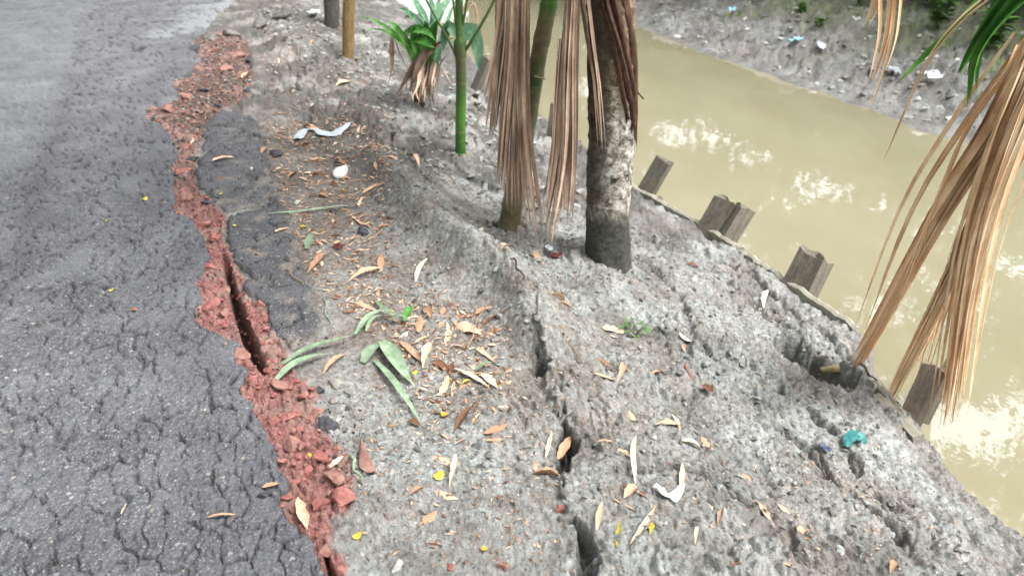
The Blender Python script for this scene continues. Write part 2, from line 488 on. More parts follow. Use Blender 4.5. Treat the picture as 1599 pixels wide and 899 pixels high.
class NT:
    def __init__(self, name):
        self.m = bpy.data.materials.new(name); self.m.use_nodes = True
        self.t = self.m.node_tree; self.t.nodes.clear()
        self.out = self.t.nodes.new('ShaderNodeOutputMaterial')
        self.b = self.t.nodes.new('ShaderNodeBsdfPrincipled')
        self.t.links.new(self.b.outputs[0], self.out.inputs[0])
        self.tc = self.t.nodes.new('ShaderNodeTexCoord')
    def n(self, ty, **kw):
        x = self.t.nodes.new(ty)
        for k, v in kw.items(): setattr(x, k, v)
        return x
    def l(self, a, b): self.t.links.new(a, b)
    def mapped(self, scale=(1, 1, 1), src='Object'):
        m = self.n('ShaderNodeMapping'); m.inputs['Scale'].default_value = scale
        self.l(self.tc.outputs[src], m.inputs['Vector']); return m.outputs[0]
    def noise(self, scale, vec=None, detail=4, rough=.55, col=False, dist=0):
        x = self.n('ShaderNodeTexNoise'); x.inputs['Scale'].default_value = scale; x.inputs['Detail'].default_value = detail
        x.inputs['Roughness'].default_value = rough; x.inputs['Distortion'].default_value = dist
        self.l(vec if vec is not None else self.tc.outputs['Object'], x.inputs['Vector'])
        return x.outputs[1 if col else 0]
    def voro(self, scale, vec=None, feature='F1', out=0):
        x = self.n('ShaderNodeTexVoronoi', feature=feature); x.inputs['Scale'].default_value = scale
        self.l(vec if vec is not None else self.tc.outputs['Object'], x.inputs['Vector'])
        return x.outputs[out]
    def ramp(self, fac, stops):
        x = self.n('ShaderNodeValToRGB'); e = x.color_ramp.elements
        while len(e) < len(stops): e.new(.5)
        for k, (p, c) in enumerate(stops):
            e[k].position = p; e[k].color = c if len(c) == 4 else (*c, 1)
        self.l(fac, x.inputs[0]); return x.outputs[0]
    def rng(self, fac, a, b, c=0, d=1):
        x = self.n('ShaderNodeMapRange')
        for k, v in zip(('From Min', 'From Max', 'To Min', 'To Max'), (a, b, c, d)): x.inputs[k].default_value = v
        self.l(fac, x.inputs[0]); return x.outputs[0]
    def mix(self, fac, a, b, mode='MIX'):
        x = self.n('ShaderNodeMix', data_type='RGBA', blend_type=mode)
        for s, v in ((x.inputs[0], fac), (x.inputs[6], a), (x.inputs[7], b)):
            if isinstance(v, (int, float)): s.default_value = v
            elif isinstance(v, tuple): s.default_value = v
            else: self.l(v, s)
        return x.outputs[2]
    def math(self, op, a, b=None):
        x = self.n('ShaderNodeMath', operation=op)
        for s, v in zip(x.inputs, (a, b)):
            if v is None: continue
            if isinstance(v, (int, float)): s.default_value = v
            else: self.l(v, s)
        return x.outputs[0]
    def attr(self, name):
        x = self.n('ShaderNodeAttribute', attribute_name=name)
        s = self.n('ShaderNodeSeparateColor'); self.l(x.outputs['Color'], s.inputs[0])
        return s.outputs[0], s.outputs[1], s.outputs[2], x.outputs['Alpha']
    def bump(self, h, strength=.4, dist=.01, prev=None):
        x = self.n('ShaderNodeBump'); x.inputs['Strength'].default_value = strength; x.inputs['Distance'].default_value = dist
        self.l(h, x.inputs['Height'])
        if prev is not None: self.l(prev, x.inputs['Normal'])
        return x.outputs[0]
    def fin(self, col, rough=.8, normal=None, spec=.4, trans=None):
        if isinstance(col, tuple): self.b.inputs['Base Color'].default_value = col
        else: self.l(col, self.b.inputs['Base Color'])
        if isinstance(rough, (int, float)): self.b.inputs['Roughness'].default_value = rough
        else: self.l(rough, self.b.inputs['Roughness'])
        self.b.inputs['Specular IOR Level'].default_value = spec
        if normal is not None: self.l(normal, self.b.inputs['Normal'])
        return self.m

def simple(name, c1, c2, scale=30, rough=.75, bump=.3, bs=None, stretch=(1, 1, 1), spec=.35, dist=.004, c3=None):
    t = NT(name)
    v = t.mapped(stretch)
    f = t.noise(scale, v, 5, .6)
    st = [(.3, c1), (.7, c2)] if c3 is None else [(.25, c1), (.5, c2), (.72, c3)]
    col = t.ramp(f, st)
    nb = t.bump(t.noise(bs or scale * 3, v, 4), bump, dist)
    return t.fin(col, rough, nb, spec)

# -------- ground materials
def mat_mud():
    t = NT('wet_mud')
    R, G, B, A = t.attr('zone'); gr, _, _, _ = t.attr('cover')
    n1 = t.noise(5, None, 6, .6); n2 = t.noise(38, None, 5, .65); n3 = t.noise(130, None, 3, .6)
    base = t.ramp(t.math('ADD', t.math('MULTIPLY', n1, .45), t.math('MULTIPLY', n2, .55)),
                  [(.32, lin(86, 85, 81)), (.42, lin(120, 119, 115)), (.52, lin(144, 144, 140)), (.64, lin(170, 171, 168))])
    pale = t.ramp(n2, [(.36, lin(122, 125, 123)), (.62, lin(178, 183, 180))])
    base = t.mix(t.math('MULTIPLY', A, .88), base, pale)
    br = t.rng(t.noise(11, None, 5, .7), .54, .66)
    base = t.mix(t.math('MULTIPLY', br, .32), base, t.ramp(n2, [(.35, lin(92, 78, 66)), (.65, lin(146, 128, 112))]))
    brown = t.ramp(n2, [(.3, lin(82, 70, 60)), (.5, lin(116, 103, 92)), (.72, lin(144, 134, 124))])
    base = t.mix(t.math('MULTIPLY', G, .7), base, brown)
    # flecks of rotted leaf and grit
    vc = t.voro(75, None, 'F1', 1)
    s = t.n('ShaderNodeSeparateColor'); t.l(vc, s.inputs[0])
    fleck = t.math('MULTIPLY', t.rng(s.outputs[0], .78, .82), t.rng(t.voro(75), .42, .30))
    base = t.mix(t.math('MULTIPLY', fleck, .8), base, t.ramp(s.outputs[1], [(.0, lin(70, 58, 48)), (.35, lin(120, 84, 60)), (.6, lin(168, 130, 100)), (.85, lin(205, 200, 190)), (1, lin(70, 62, 58))]))
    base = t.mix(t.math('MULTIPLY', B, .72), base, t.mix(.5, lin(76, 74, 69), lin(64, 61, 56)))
    rd = t.ramp(t.math('ADD', t.math('MULTIPLY', t.noise(26, None, 5, .6), .5), t.math('MULTIPLY', t.noise(90, None, 4, .6), .5)),
                [(.34, lin(92, 62, 57)), (.46, lin(136, 92, 86)), (.56, lin(160, 116, 109)), (.68, lin(172, 140, 132))])
    rd = t.mix(t.math('MULTIPLY', A, .75), rd, t.ramp(n2, [(.3, lin(128, 104, 96)), (.7, lin(172, 146, 136))]))
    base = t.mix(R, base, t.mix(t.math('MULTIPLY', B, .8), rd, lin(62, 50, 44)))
    gcol = t.ramp(t.noise(9, None, 6, .7), [(.35, lin(78, 74, 52)), (.5, lin(84, 96, 52)), (.65, lin(112, 118, 72))])
    base = t.mix(t.math('MULTIPLY', gr, .6), base, gcol)
    nb = t.bump(n3, .9, .008)
    nb = t.bump(t.noise(70, None, 4, .7), .8, .012, nb)
    nb = t.bump(n2, .6, .014, nb)
    return t.fin(base, t.rng(n2, .3, .7, .6, .88), nb, .35)

def mat_asphalt(name='asphalt', dk=1.0):
    t = NT(name)
    C, S, D, A = t.attr('zone')
    n1 = t.noise(3, None, 5, .6); n2 = t.noise(60, None, 4, .6)
    base = t.ramp(t.math('ADD', t.math('MULTIPLY', n1, .5), t.math('MULTIPLY', n2, .5)),
                  [(.34, lin(64 * dk, 65 * dk, 68 * dk)), (.5, lin(93 * dk, 94 * dk, 98 * dk)), (.66, lin(119 * dk, 121 * dk, 125 * dk))])
    for sc, lo, amt in ((190, .62, .45), (110, .82, .55), (58, .93, .6)):
        vc = t.voro(sc, None, 'F1', 1); s = t.n('ShaderNodeSeparateColor'); t.l(vc, s.inputs[0])
        m = t.math('MULTIPLY', t.rng(s.outputs[0], lo, lo + .04), t.rng(t.voro(sc), .48, .30))
        base = t.mix(t.math('MULTIPLY', m, amt), base, t.ramp(s.outputs[1], [(.0, lin(52, 52, 55)), (.35, lin(128, 128, 130)), (.7, lin(178, 180, 182)), (.95, lin(196, 178, 156))]))
    base = t.mix(t.math('MULTIPLY', S, .38), base, t.ramp(n1, [(.3, lin(98, 102, 104)), (.7, lin(122, 126, 127))]))
    base = t.mix(t.math('MULTIPLY', D, .55), base, lin(66, 66, 70))
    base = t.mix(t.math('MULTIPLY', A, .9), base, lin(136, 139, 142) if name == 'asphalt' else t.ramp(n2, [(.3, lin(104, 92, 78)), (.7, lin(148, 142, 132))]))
    base = t.mix(t.math('MULTIPLY', C, .92), base, lin(34, 33, 34))
    nb = t.bump(t.voro(120, None, 'SMOOTH_F1'), .7, .006)
    nb = t.bump(n2, .5, .005, nb)
    return t.fin(base, t.rng(n2, .3, .7, .5, .78), nb, .45)

M = {}
M['mud'] = mat_mud()
M['asphalt'] = mat_asphalt('asphalt', 1.0)
M['asphalt_dark'] = mat_asphalt('broken_asphalt', .80)
M['brick'] = simple('crushed_red_brick', lin(106, 68, 62), lin(154, 100, 93), 22, .9, .6, 90, dist=.005, c3=lin(176, 130, 122))
M['brick_dull'] = simple('dull_red_brick', lin(106, 74, 66), lin(148, 110, 99), 25, .9, .6, 90, dist=.005, c3=lin(160, 132, 118))
M['stone_dark'] = simple('tar_lump', lin(46, 46, 50), lin(86, 86, 92), 60, .8, .7, 160)
M['stone_pale'] = simple('pale_pebble', lin(165, 165, 158), lin(214, 214, 206), 40, .7, .3)
M['clod_dark'] = simple('damp_mud_clod', lin(78, 76, 71), lin(126, 124, 119), 30, .75, .7, 90, dist=.006)
M['clod'] = simple('mud_clod', lin(104, 100, 92), lin(158, 155, 147), 30, .8, .7, 90, dist=.006)

def mat_leaf(name, a, b, c, spots=.35):
    t = NT(name)
    oi = t.n('ShaderNodeObjectInfo')
    f = t.noise(25, None, 4, .6)
    col = t.ramp(f, [(.3, a), (.55, b), (.75, c)])
    hv = t.n('ShaderNodeHueSaturation'); t.l(t.rng(oi.outputs['Random'], 0, 1, .72, 1.15), hv.inputs['Value']); t.l(col, hv.inputs['Color'])
    sp = t.rng(t.noise(70, None, 3, .7), .58, .72)
    col = t.mix(t.math('MULTIPLY', sp, spots), hv.outputs[0], lin(84, 58, 40))
    v = t.n('ShaderNodeTexWave', wave_type='BANDS', bands_direction='Y'); v.inputs['Scale'].default_value = 9; v.inputs['Distortion'].default_value = .6
    t.l(t.tc.outputs['Object'], v.inputs['Vector'])
    return t.fin(col, .62, t.bump(v.outputs[0], .15, .002), .35)
M['leaf_tan'] = mat_leaf('dry_leaf_tan', lin(184, 150, 122), lin(212, 180, 152), lin(226, 198, 174))
M['leaf_orange'] = mat_leaf('dry_leaf_orange', lin(158, 116, 88), lin(190, 150, 120), lin(210, 172, 142))
M['leaf_pale'] = mat_leaf('dry_leaf_pale', lin(212, 182, 152), lin(230, 206, 180), lin(240, 224, 204), .2)
M['leaf_brown'] = mat_leaf('dry_leaf_brown', lin(98, 68, 50), lin(132, 92, 68), lin(158, 116, 90))
M['leaf_green_cut'] = mat_leaf('cut_green_leaf', lin(104, 126, 100), lin(136, 158, 130), lin(166, 182, 152), .25)
M['leaf_yellow'] = mat_leaf('yellow_petal', lin(186, 164, 56), lin(206, 186, 76), lin(218, 202, 104), .1)
M['leaf_olive'] = mat_leaf('olive_leaf', lin(140, 132, 50), lin(172, 160, 66), lin(190, 176, 90), .2)
LEAFMATS = ('leaf_tan', 'leaf_orange', 'leaf_pale', 'leaf_brown')

def mat_strand(name, cols, vary=.3):
    t = NT(name)
    oi = t.n('ShaderNodeObjectInfo')
    f = t.noise(14, t.mapped((1, 1, .35)), 5, .65)
    col = t.ramp(f, [(.28, cols[0]), (.5, cols[1]), (.7, cols[2])])
    hv = t.n('ShaderNodeHueSaturation'); t.l(t.rng(oi.outputs['Random'], 0, 1, 1 - vary, 1 + vary), hv.inputs['Value']); t.l(col, hv.inputs['Color'])
    return t.fin(hv.outputs[0], .65, t.bump(t.noise(160, t.mapped((1, 1, .2)), 2), .3, .003), .3)
M['frond_brown'] = mat_strand('dead_frond_brown', (lin(122, 100, 84), lin(170, 144, 124), lin(210, 186, 164)), .45)
M['frond_orange'] = mat_strand('dry_frond_orange', (lin(184, 146, 110), lin(222, 188, 150), lin(240, 218, 188)), .28)
M['frond_green'] = mat_strand('fresh_frond_green', (lin(34, 84, 24), lin(66, 124, 44), lin(104, 152, 70)))
M['palm_green'] = mat_strand('young_palm_green', (lin(36, 84, 28), lin(70, 128, 50), lin(120, 164, 92)))
M['palm_blue_green'] = mat_strand('blue_green_palm_leaf', (lin(48, 86, 60), lin(84, 124, 92), lin(128, 162, 132)))  # bluish green leaf tone beside the warmer young palm green
M['frond_dark'] = mat_strand('rotten_frond_dark', (lin(52, 40, 32), lin(84, 66, 54), lin(112, 92, 76)))

def mat_wood(name, a, b, c):
    t = NT(name)
    g = t.noise(9, t.mapped((6, 6, .6)), 6, .7, dist=.4)
    n = t.noise(40, None, 4)
    col = t.ramp(t.math('ADD', t.math('MULTIPLY', g, .7), t.math('MULTIPLY', n, .3)), [(.32, a), (.5, b), (.68, c)])
    return t.fin(col, .85, t.bump(g, .7, .008), .25)
M['stake'] = mat_wood('weathered_stake_wood', lin(72, 68, 59), lin(104, 99, 88), lin(130, 125, 113))
M['stake_brown'] = mat_wood('brown_stake_wood', lin(88, 78, 68), lin(122, 110, 98), lin(146, 134, 120))
M['plank_muddy'] = mat_wood('mud_coated_plank', lin(118, 115, 102), lin(148, 145, 131), lin(170, 166, 150))
M['bamboo'] = mat_wood('cut_bamboo', lin(140, 128, 92), lin(176, 164, 122), lin(198, 188, 150))
M['post_tan'] = mat_wood('tan_post_bark', lin(84, 70, 48), lin(126, 104, 70), lin(154, 130, 92))
M['post_grey'] = mat_wood('grey_post_bark', lin(46, 46, 42), lin(74, 74, 68), lin(100, 98, 90))
M['twig'] = mat_wood('dry_twig', lin(110, 88, 68), lin(156, 130, 104), lin(186, 162, 136))
M['twig_dark'] = mat_wood('dark_twig', lin(46, 38, 32), lin(70, 60, 50), lin(92, 80, 68))

def mat_palm_bark():
    t = NT('palm_bark')
    sep = t.n('ShaderNodeSeparateXYZ'); t.l(t.tc.outputs['Object'], sep.inputs[0])
    z = t.math('ADD', sep.outputs[2], t.math('MULTIPLY', t.math('SUBTRACT', t.noise(9, None, 6, .75), .5), .30))
    n = t.noise(26, None, 6, .72, dist=.5); n2 = t.noise(50, None, 4, .65)
    mid = t.ramp(n, [(.36, lin(50, 48, 44)), (.43, lin(104, 98, 88)), (.49, lin(142, 135, 122)), (.55, lin(172, 170, 162)), (.68, lin(200, 201, 195))])
    brown = t.ramp(n, [(.35, lin(66, 54, 45)), (.5, lin(120, 102, 84)), (.64, lin(162, 148, 130))])
    low = t.ramp(n2, [(.3, lin(48, 48, 44)), (.7, lin(84, 84, 78))])
    col = t.mix(t.rng(z, .80, 1.0), mid, brown)
    col = t.mix(t.rng(z, .36, .27), col, low)
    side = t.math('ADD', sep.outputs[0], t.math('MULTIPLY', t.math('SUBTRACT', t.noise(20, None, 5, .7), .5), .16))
    side_shade = t.math('MULTIPLY', t.rng(side, -.035, -.075), t.rng(z, .30, .40))  # shade of the trunk's left side, painted into the bark colour
    col = t.mix(t.math('MULTIPLY', side_shade, .8), col, lin(58, 54, 44))
    nb = t.bump(n, .6, .012); nb = t.bump(n2, .5, .006, nb)
    return t.fin(col, .85, nb, .25)
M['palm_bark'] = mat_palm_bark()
M['bark_fibre'] = mat_wood('fibrous_sheath', lin(44, 33, 28), lin(84, 62, 50), lin(128, 98, 80))

def mat_stem(name, stops, mott):
    t = NT(name)
    sep = t.n('ShaderNodeSeparateXYZ'); t.l(t.tc.outputs['Object'], sep.inputs[0])
    z = t.math('ADD', sep.outputs[2], t.math('MULTIPLY', t.math('SUBTRACT', t.noise(12, None, 4, .6), .5), .10))
    col = t.ramp(t.rng(z, 0, 1.6), stops)
    wv = t.math('SINE', t.math('MULTIPLY', z, 38.0)); col = t.mix(t.rng(wv, .93, 1.0, 0, .35), col, lin(120, 116, 92))
    col = t.mix(t.rng(z, .05, -.01), col, lin(112, 108, 100))
    m = t.rng(t.noise(24, None, 5, .7), .5, .62)
    col = t.mix(t.math('MULTIPLY', m, mott), col, lin(128, 112, 92))
    nb = t.bump(t.noise(70, t.mapped((1, 1, .3)), 3), .3, .004)
    return t.fin(col, .5, nb, .4)
M['areca_stem'] = mat_stem('areca_stem', [(0, lin(92, 78, 60)), (.08, lin(84, 88, 56)), (.16, lin(128, 118, 100)), (.42, lin(94, 92, 62)), (.52, lin(60, 82, 40)), (.68, lin(108, 92, 66)), (.74, lin(60, 110, 34)), (1, lin(80, 136, 44))], .55)
M['young_stem'] = mat_stem('young_areca_stem', [(0, lin(104, 96, 60)), (.03, lin(46, 92, 28)), (.2, lin(70, 124, 36)), (.32, lin(64, 92, 40)), (.42, lin(82, 84, 52)), (.55, lin(80, 118, 50)), (1, lin(96, 150, 60))], .3)

def mat_water():
    t = NT('murky_canal_water')
    n = t.noise(.9, t.mapped((1, .5, 1)), 4, .6)
    col = t.ramp(n, [(.3, lin(137, 131, 106)), (.7, lin(150, 145, 120))])
    w = t.noise(2.2, t.mapped((1, .8, 1)), 2, .5)
    w2 = t.noise(13, t.mapped((1, .7, 1)), 2, .5)
    nb = t.bump(w, .03, .06); nb = t.bump(w2, .05, .012, nb)
    t.b.inputs['IOR'].default_value = 1.9
    return t.fin(col, .022, nb, 1.0)
M['water'] = mat_water()
M['white_plastic'] = simple('white_plastic', lin(186, 190, 194), lin(216, 219, 222), 40, .35, .2, spec=.5)
M['grey_plastic'] = simple('milky_plastic_film', lin(160, 168, 172), lin(194, 202, 206), 30, .3, .3, spec=.5)
M['white_foam'] = simple('white_foam', lin(232, 232, 230), lin(246, 246, 244), 60, .7, .3)
M['teal_plastic'] = simple('teal_wrapper', lin(24, 92, 94), lin(70, 142, 138), 60, .35, .2, spec=.5)
M['blue_plastic'] = simple('pale_blue_plastic', lin(130, 186, 200), lin(180, 220, 228), 40, .4, .2, spec=.5)
M['navy_plastic'] = simple('navy_scrap', lin(44, 52, 84), lin(84, 92, 120), 40, .5, .2)
M['red_plastic'] = simple('dark_red_scrap', lin(74, 26, 26), lin(104, 42, 40), 40, .5, .2)
M['tree_bark'] = simple('tree_bark', lin(62, 54, 44), lin(112, 100, 84), 8, .9, .8, 20, (1, 1, .3), dist=.02)
def mat_foliage(name, a, b, c):
    t = NT(name)
    col = t.ramp(t.noise(1.6, None, 5, .7), [(.3, a), (.5, b), (.7, c)])
    return t.fin(col, .55, None, .35)
M['foliage'] = mat_foliage('tree_foliage', lin(38, 62, 26), lin(62, 92, 38), lin(96, 122, 58))
M['weed'] = mat_foliage('weed_leaf', lin(58, 92, 40), lin(92, 128, 62), lin(140, 166, 100))
M['grass'] = mat_foliage('bank_grass', lin(90, 98, 50), lin(112, 126, 66), lin(150, 150, 92))

# ------------------------------------------------------------------ ground, road and slabs share one polar grid
th = np.concatenate([np.linspace(-math.pi, math.radians(-50), 46, endpoint=False), np.linspace(math.radians(-50), math.radians(50), 760),
                     np.linspace(math.radians(50), math.pi, 46, endpoint=False)[1:]])
ph = np.arange(math.atan(.85 / 1.9), math.atan(15 / 1.9), .00205)
rr = list(1.9 * np.tan(ph))
for k in range(1, len(rr)):
    if rr[k] - rr[k - 1] > .075: rr = rr[:k] + list(np.arange(rr[k], 22, .075)); break
while rr[-1] < 400: rr.append(rr[-1] * 1.13)
rr = np.array([.02, .1, .2, .3, .4, .5, .58, .66, .74, .80] + rr)
RR, TH = np.meshgrid(rr, th, indexing='ij')
GX, GY = RR * np.sin(TH), RR * np.cos(TH)
nr, na = RR.shape
idx = np.arange(nr * na).reshape(nr, na)
nxt = np.roll(idx, -1, 1)
QUADS = np.stack([idx[:-1], nxt[:-1], nxt[1:], idx[1:]], -1).reshape(-1, 4)[:, ::-1]
FX, FY = GX.ravel(), GY.ravel()

def sheet(name, keep_v, z, mat, attrs):
    q = QUADS[np.any(keep_v[QUADS], 1)]
    used = np.unique(q)
    mp = np.full(len(FX), -1); mp[used] = np.arange(len(used))
    co = np.stack([FX[used], FY[used], z[used]], -1)
    return np_mesh(name, co, mp[q], mat, {k: a[used] for k, a in attrs.items()})

hz, zone, cover, T_, E_ = terrain(FX, FY)
gm = sheet('ground', np.ones(len(FX), bool), hz, M['mud'], {'zone': zone, 'cover': np.stack([cover] * 3, -1)})
ground = tag(link('ground', gm), 'grey churned mud bank with cracks running down to the canal and far bank', None, None, 'structure')

near_road = np.full(len(FX), 9.0)
sro = sdf(road_poly, FX, FY) + .022 * perlin(FX * 9, FY * 9, 139) + .012 * perlin(FX * 18, FY * 18, 140) + .010 * perlin(FX * 50, FY * 50, 141)
m_ = sro < .05
zr = np.zeros(len(FX)); ck = np.zeros(len(FX)); pit = np.zeros(len(FX))
zr[m_], ck[m_], pit[m_] = road_height(FX[m_], FY[m_])
zr = zr - .006 * sst(-.06, 0, sro) - .085 * sst(-.002, .016, sro)
lft = -((FX + .47) * .917 + (FY - 1.36) * .40)
sm = sst(0, .25, lft - 1.02 + .10 * perlin(FX * .8, FY * .8, 142) + .05 * perlin(FX * 4, FY * 4, 143)) * sst(3.2, 5.0, FY + .3 * lft)
seam = np.exp(-((lft - 1.00 + .10 * perlin(FX * .8, FY * .8, 142)) / .07) ** 2) * sst(2.4, 3.2, FY) * (1 - sst(5.5, 7, FY))
pale_patch = sst(.0, .35, -np.hypot((FX + 3.55) / .9, (FY - 10.6) / 1.9) + 1 + .5 * perlin(FX * 1.6, FY * 1.6, 144) + .25 * perlin(FX * 6, FY * 6, 145))  # paler oval patch at the far end of the road
dk = np.clip(seam * .7 + .55 * sst(-.45, -.0, sro) + .75 * pit, 0, 1)
rm = sheet('road', sro < .017, zr, M['asphalt'], {'zone': np.stack([ck * (1 - .8 * sm), sm, dk, pale_patch * .8], -1)})
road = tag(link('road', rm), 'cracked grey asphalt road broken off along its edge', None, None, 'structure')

for k, (_, lab) in enumerate(frags_px):
    s = sdf(frags_w[k], FX, FY) + .03 * perlin(FX * 6, FY * 6, 155 + k) + .016 * perlin(FX * 20, FY * 20, 150 + k) + .008 * perlin(FX * 55, FY * 55, 160)
    z = frag_height(k, FX, FY)
    c1, c2, ci = worley(FX * 9 + .3 * perlin(FX * 12, FY * 12, 3), FY * 5, 170 + k)
    c = (1 - sst(.02, .09, c2 - c1)) * sst(-.1, .3, perlin(FX * 6, FY * 6, 171))
    z = z - .07 * sst(-.003, .014, s) - .012 * c
    me = sheet('asphalt_fragment', s < .015, z, M['asphalt_dark'], {'zone': np.stack([c, c * 0, .35 + .4 * sst(-.05, 0, s), .8 * sst(-.026, -.052, z + .03 * fbm(FX * 9, FY * 9, 4, 172))], -1)})
    tag(link('asphalt_fragment', me), lab, 'asphalt slab', 'asphalt pieces split from the road')

# canal water
ys = np.linspace(-40, 120, 81)
wl, wr = x_lip(ys) - .25, x_far(ys) + .8
wb = MB()
V = []; F = []
for i in range(len(ys)):
    for j in range(7): V.append((wl[i] + (wr[i] - wl[i]) * j / 6, ys[i], WATER_Z))
for i in range(len(ys) - 1):
    for j in range(6): a = i * 7 + j; F.append((a, a + 1, a + 8, a + 7))
wb.add(V, F)
tag(wb.build('canal_water', M['water']), 'murky yellow green canal water with white sky reflections', None, None, 'structure')

# ------------------------------------------------------------------ palms
def curve(pts, n):
    """Catmull-Rom through the points"""
    p = [Vector(q) for q in pts]; p = [p[0] * 2 - p[1]] + p + [p[-1] * 2 - p[-2]]
    out = []; m = len(p) - 3
    for i in range(n):
        s = m * i / (n - 1); k = min(int(s), m - 1); t = s - k
        a, b, c, d = p[k:k + 4]
        out.append(.5 * ((2 * b) + (c - a) * t + (2 * a - 5 * b + 4 * c - d) * t * t + (3 * b - a - 3 * c + d) * t ** 3))
    return out

def blade_w(w, n, p=.35):
    return [w * (max(.06, math.sin(math.pi * min(1, (i + .6) / (n - .3)) ** .7) ** (.65 if p < .5 else 1.25)) if i else .5) for i in range(n)]

def crown_frond(root, base, az, L, rise, droop, nl, ll, mat, name='frond', w=.035):
    """a whole feathered frond as one part"""
    b = MB(); d = Vector((math.sin(az), math.cos(az), 0)); side = Vector((math.cos(az), -math.sin(az), 0))
    pts = []
    for i in range(12):
        s = i / 11
        pts.append(Vector(base) + d * (L * s * (1 - .25 * s * droop)) + Vector((0, 0, L * (rise * s - droop * s * s))))
    b.tube(pts, [.018 * (1 - .8 * i / 11) + .003 for i in range(12)], 5)
    for i in range(nl):
        s = .18 + .80 * i / (nl - 1); k = s * 11; j = min(int(k), 10); q = pts[j].lerp(pts[j + 1], k - j)
        tan = (pts[j + 1] - pts[j]).normalized()
        for sg in (-1, 1):
            l = ll * (.55 + .45 * math.sin(math.pi * s ** .8)) * random.uniform(.85, 1.1)
            e = q + side * sg * l * .75 + tan * l * .45 - Vector((0, 0, l * random.uniform(.25, .6)))
            mid = q.lerp(e, .5) + Vector((0, 0, l * .12))
            b.ribbon([q, q.lerp(mid, .6), mid, mid.lerp(e, .55), e], [w * .5, w, w, w * .7, w * .1], (0, 0, 1), .2)
    return b.build(name, mat, root, -root.location)

def leaflet(root, pts, w, mat, ref, n=9, name='leaflet', fold=.28, twist=0.0):
    """one blade of a frond as its own part"""
    b = MB(); c = curve(pts, n)
    b.ribbon(c, blade_w(w, n), ref, fold, 0, twist)
    o = b.build(name, mat)
    return o

def attach(o, parent, root):
    o.parent = parent
    o.location = -Vector(root.location) if parent is root else (0, 0, 0)
    return o

# --- the big palm by the canal
pb = hit(950, 402); pb.z -= .04
palm = empty('palm_tree', pb, 'tall palm with thick mottled trunk standing in the mud beside the canal', 'palm tree')
ctr = [pb, at(950, 330, pb.y), at(954, 200, pb.y), at(957, 60, pb.y - .01), at(955, -40, pb.y - .02), pb + Vector((-.12, -.05, 2.6)), pb + Vector((-.05, -.02, 4.6))]
ctr = curve([Vector(p) for p in ctr], 300)
def trunk_r(z): return .110 + .016 * math.exp(-z / .10) + .005 * math.exp(-((z - .75) / .3) ** 2) - .008 * z * .5
V, F = [], []; SEG = 40
for i, p in enumerate(ctr):
    z = p.z - pb.z
    for k in range(SEG):
        a = 2 * math.pi * k / SEG
        u = Vector((math.cos(a), math.sin(a), 0))
        r = trunk_r(z)
        ring = .0035 * (max(0, math.sin(z * 2 * math.pi / .085 + .8 * mnoise.noise(Vector((a, z * 2, 0))))) ** 3) * (1 if z > .3 else .3)
        r += ring + .010 * mnoise.noise(u * 2.0 + Vector((0, 0, z * 5))) + .005 * mnoise.noise(u * 6 + Vector((3, 0, z * 22)))
        V.append(p - pb + u * r)
for i in range(len(ctr) - 1):
    for k in range(SEG): F.append((i * SEG + k, i * SEG + (k + 1) % SEG, (i + 1) * SEG + (k + 1) % SEG, (i + 1) * SEG + k))
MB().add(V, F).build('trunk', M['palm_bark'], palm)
def trunk_at(z):
    for p in ctr:
        if p.z - pb.z >= z: return p
    return ctr[-1]
# ragged fibrous sheath strips clinging to the upper trunk (angle: 0 = +x, -90 = towards the viewer)
for a0, a1, z0, z1, off in ((-50, -38, .80, 2.2, .018), (-38, -24, .73, 2.3, .024), (-24, -4, .66, 2.4, .020), (-2, 24, .72, 2.3, .012), (-152, -132, .78, 2.3, .010)):
    V, F = [], []; na_, nz = 7, 46
    for j in range(nz + 1):
        for i in range(na_ + 1):
            fa = i / na_
            zz0 = z0 + .10 * mnoise.noise(Vector((fa * 5, a0, 1))) + .09 * abs(fa - .5)
            z = zz0 + (z1 - zz0) * (j / nz) ** 1.3
            cen = trunk_at(z) - pb
            drift = 120 * (z - .72)
            a = math.radians(a0 + (a1 - a0) * fa - drift + 5 * mnoise.noise(Vector((z * 3, a0, 4))))
            r = trunk_r(z) + off + .012 * mnoise.noise(Vector((fa * 4, z * 4, a0))) + .008 * mnoise.noise(Vector((fa * 14, z * 2, a0))) - .018 * (abs(fa - .5) * 2) ** 2
            V.append(Vector((cen.x + r * math.cos(a), cen.y + r * math.sin(a), z)))
    for j in range(nz):
        for i in range(na_): q = j * (na_ + 1) + i; F.append((q, q + 1, q + na_ + 2, q + na_ + 1))
    MB().add(V, F).build('bark_strip', M['bark_fibre'], palm)
tw = MB(); tw.tube([at(984, 128, pb.y - .02) - pb, at(992, 140, pb.y - .02) - pb, at(1005, 155, pb.y - .03) - pb], [.007, .005, .003], 6)
tw.tube([at(990, 138, pb.y - .02) - pb, at(993, 124, pb.y - .03) - pb, at(995, 114, pb.y - .03) - pb], [.005, .004, .002], 6)
tw.build('twig_stub', M['twig_dark'], palm)
for k in range(10):
    crown_frond(palm, ctr[-1], k * .628 + .2, 2.0, .55, .75, 26, .5, M['frond_green'])
    
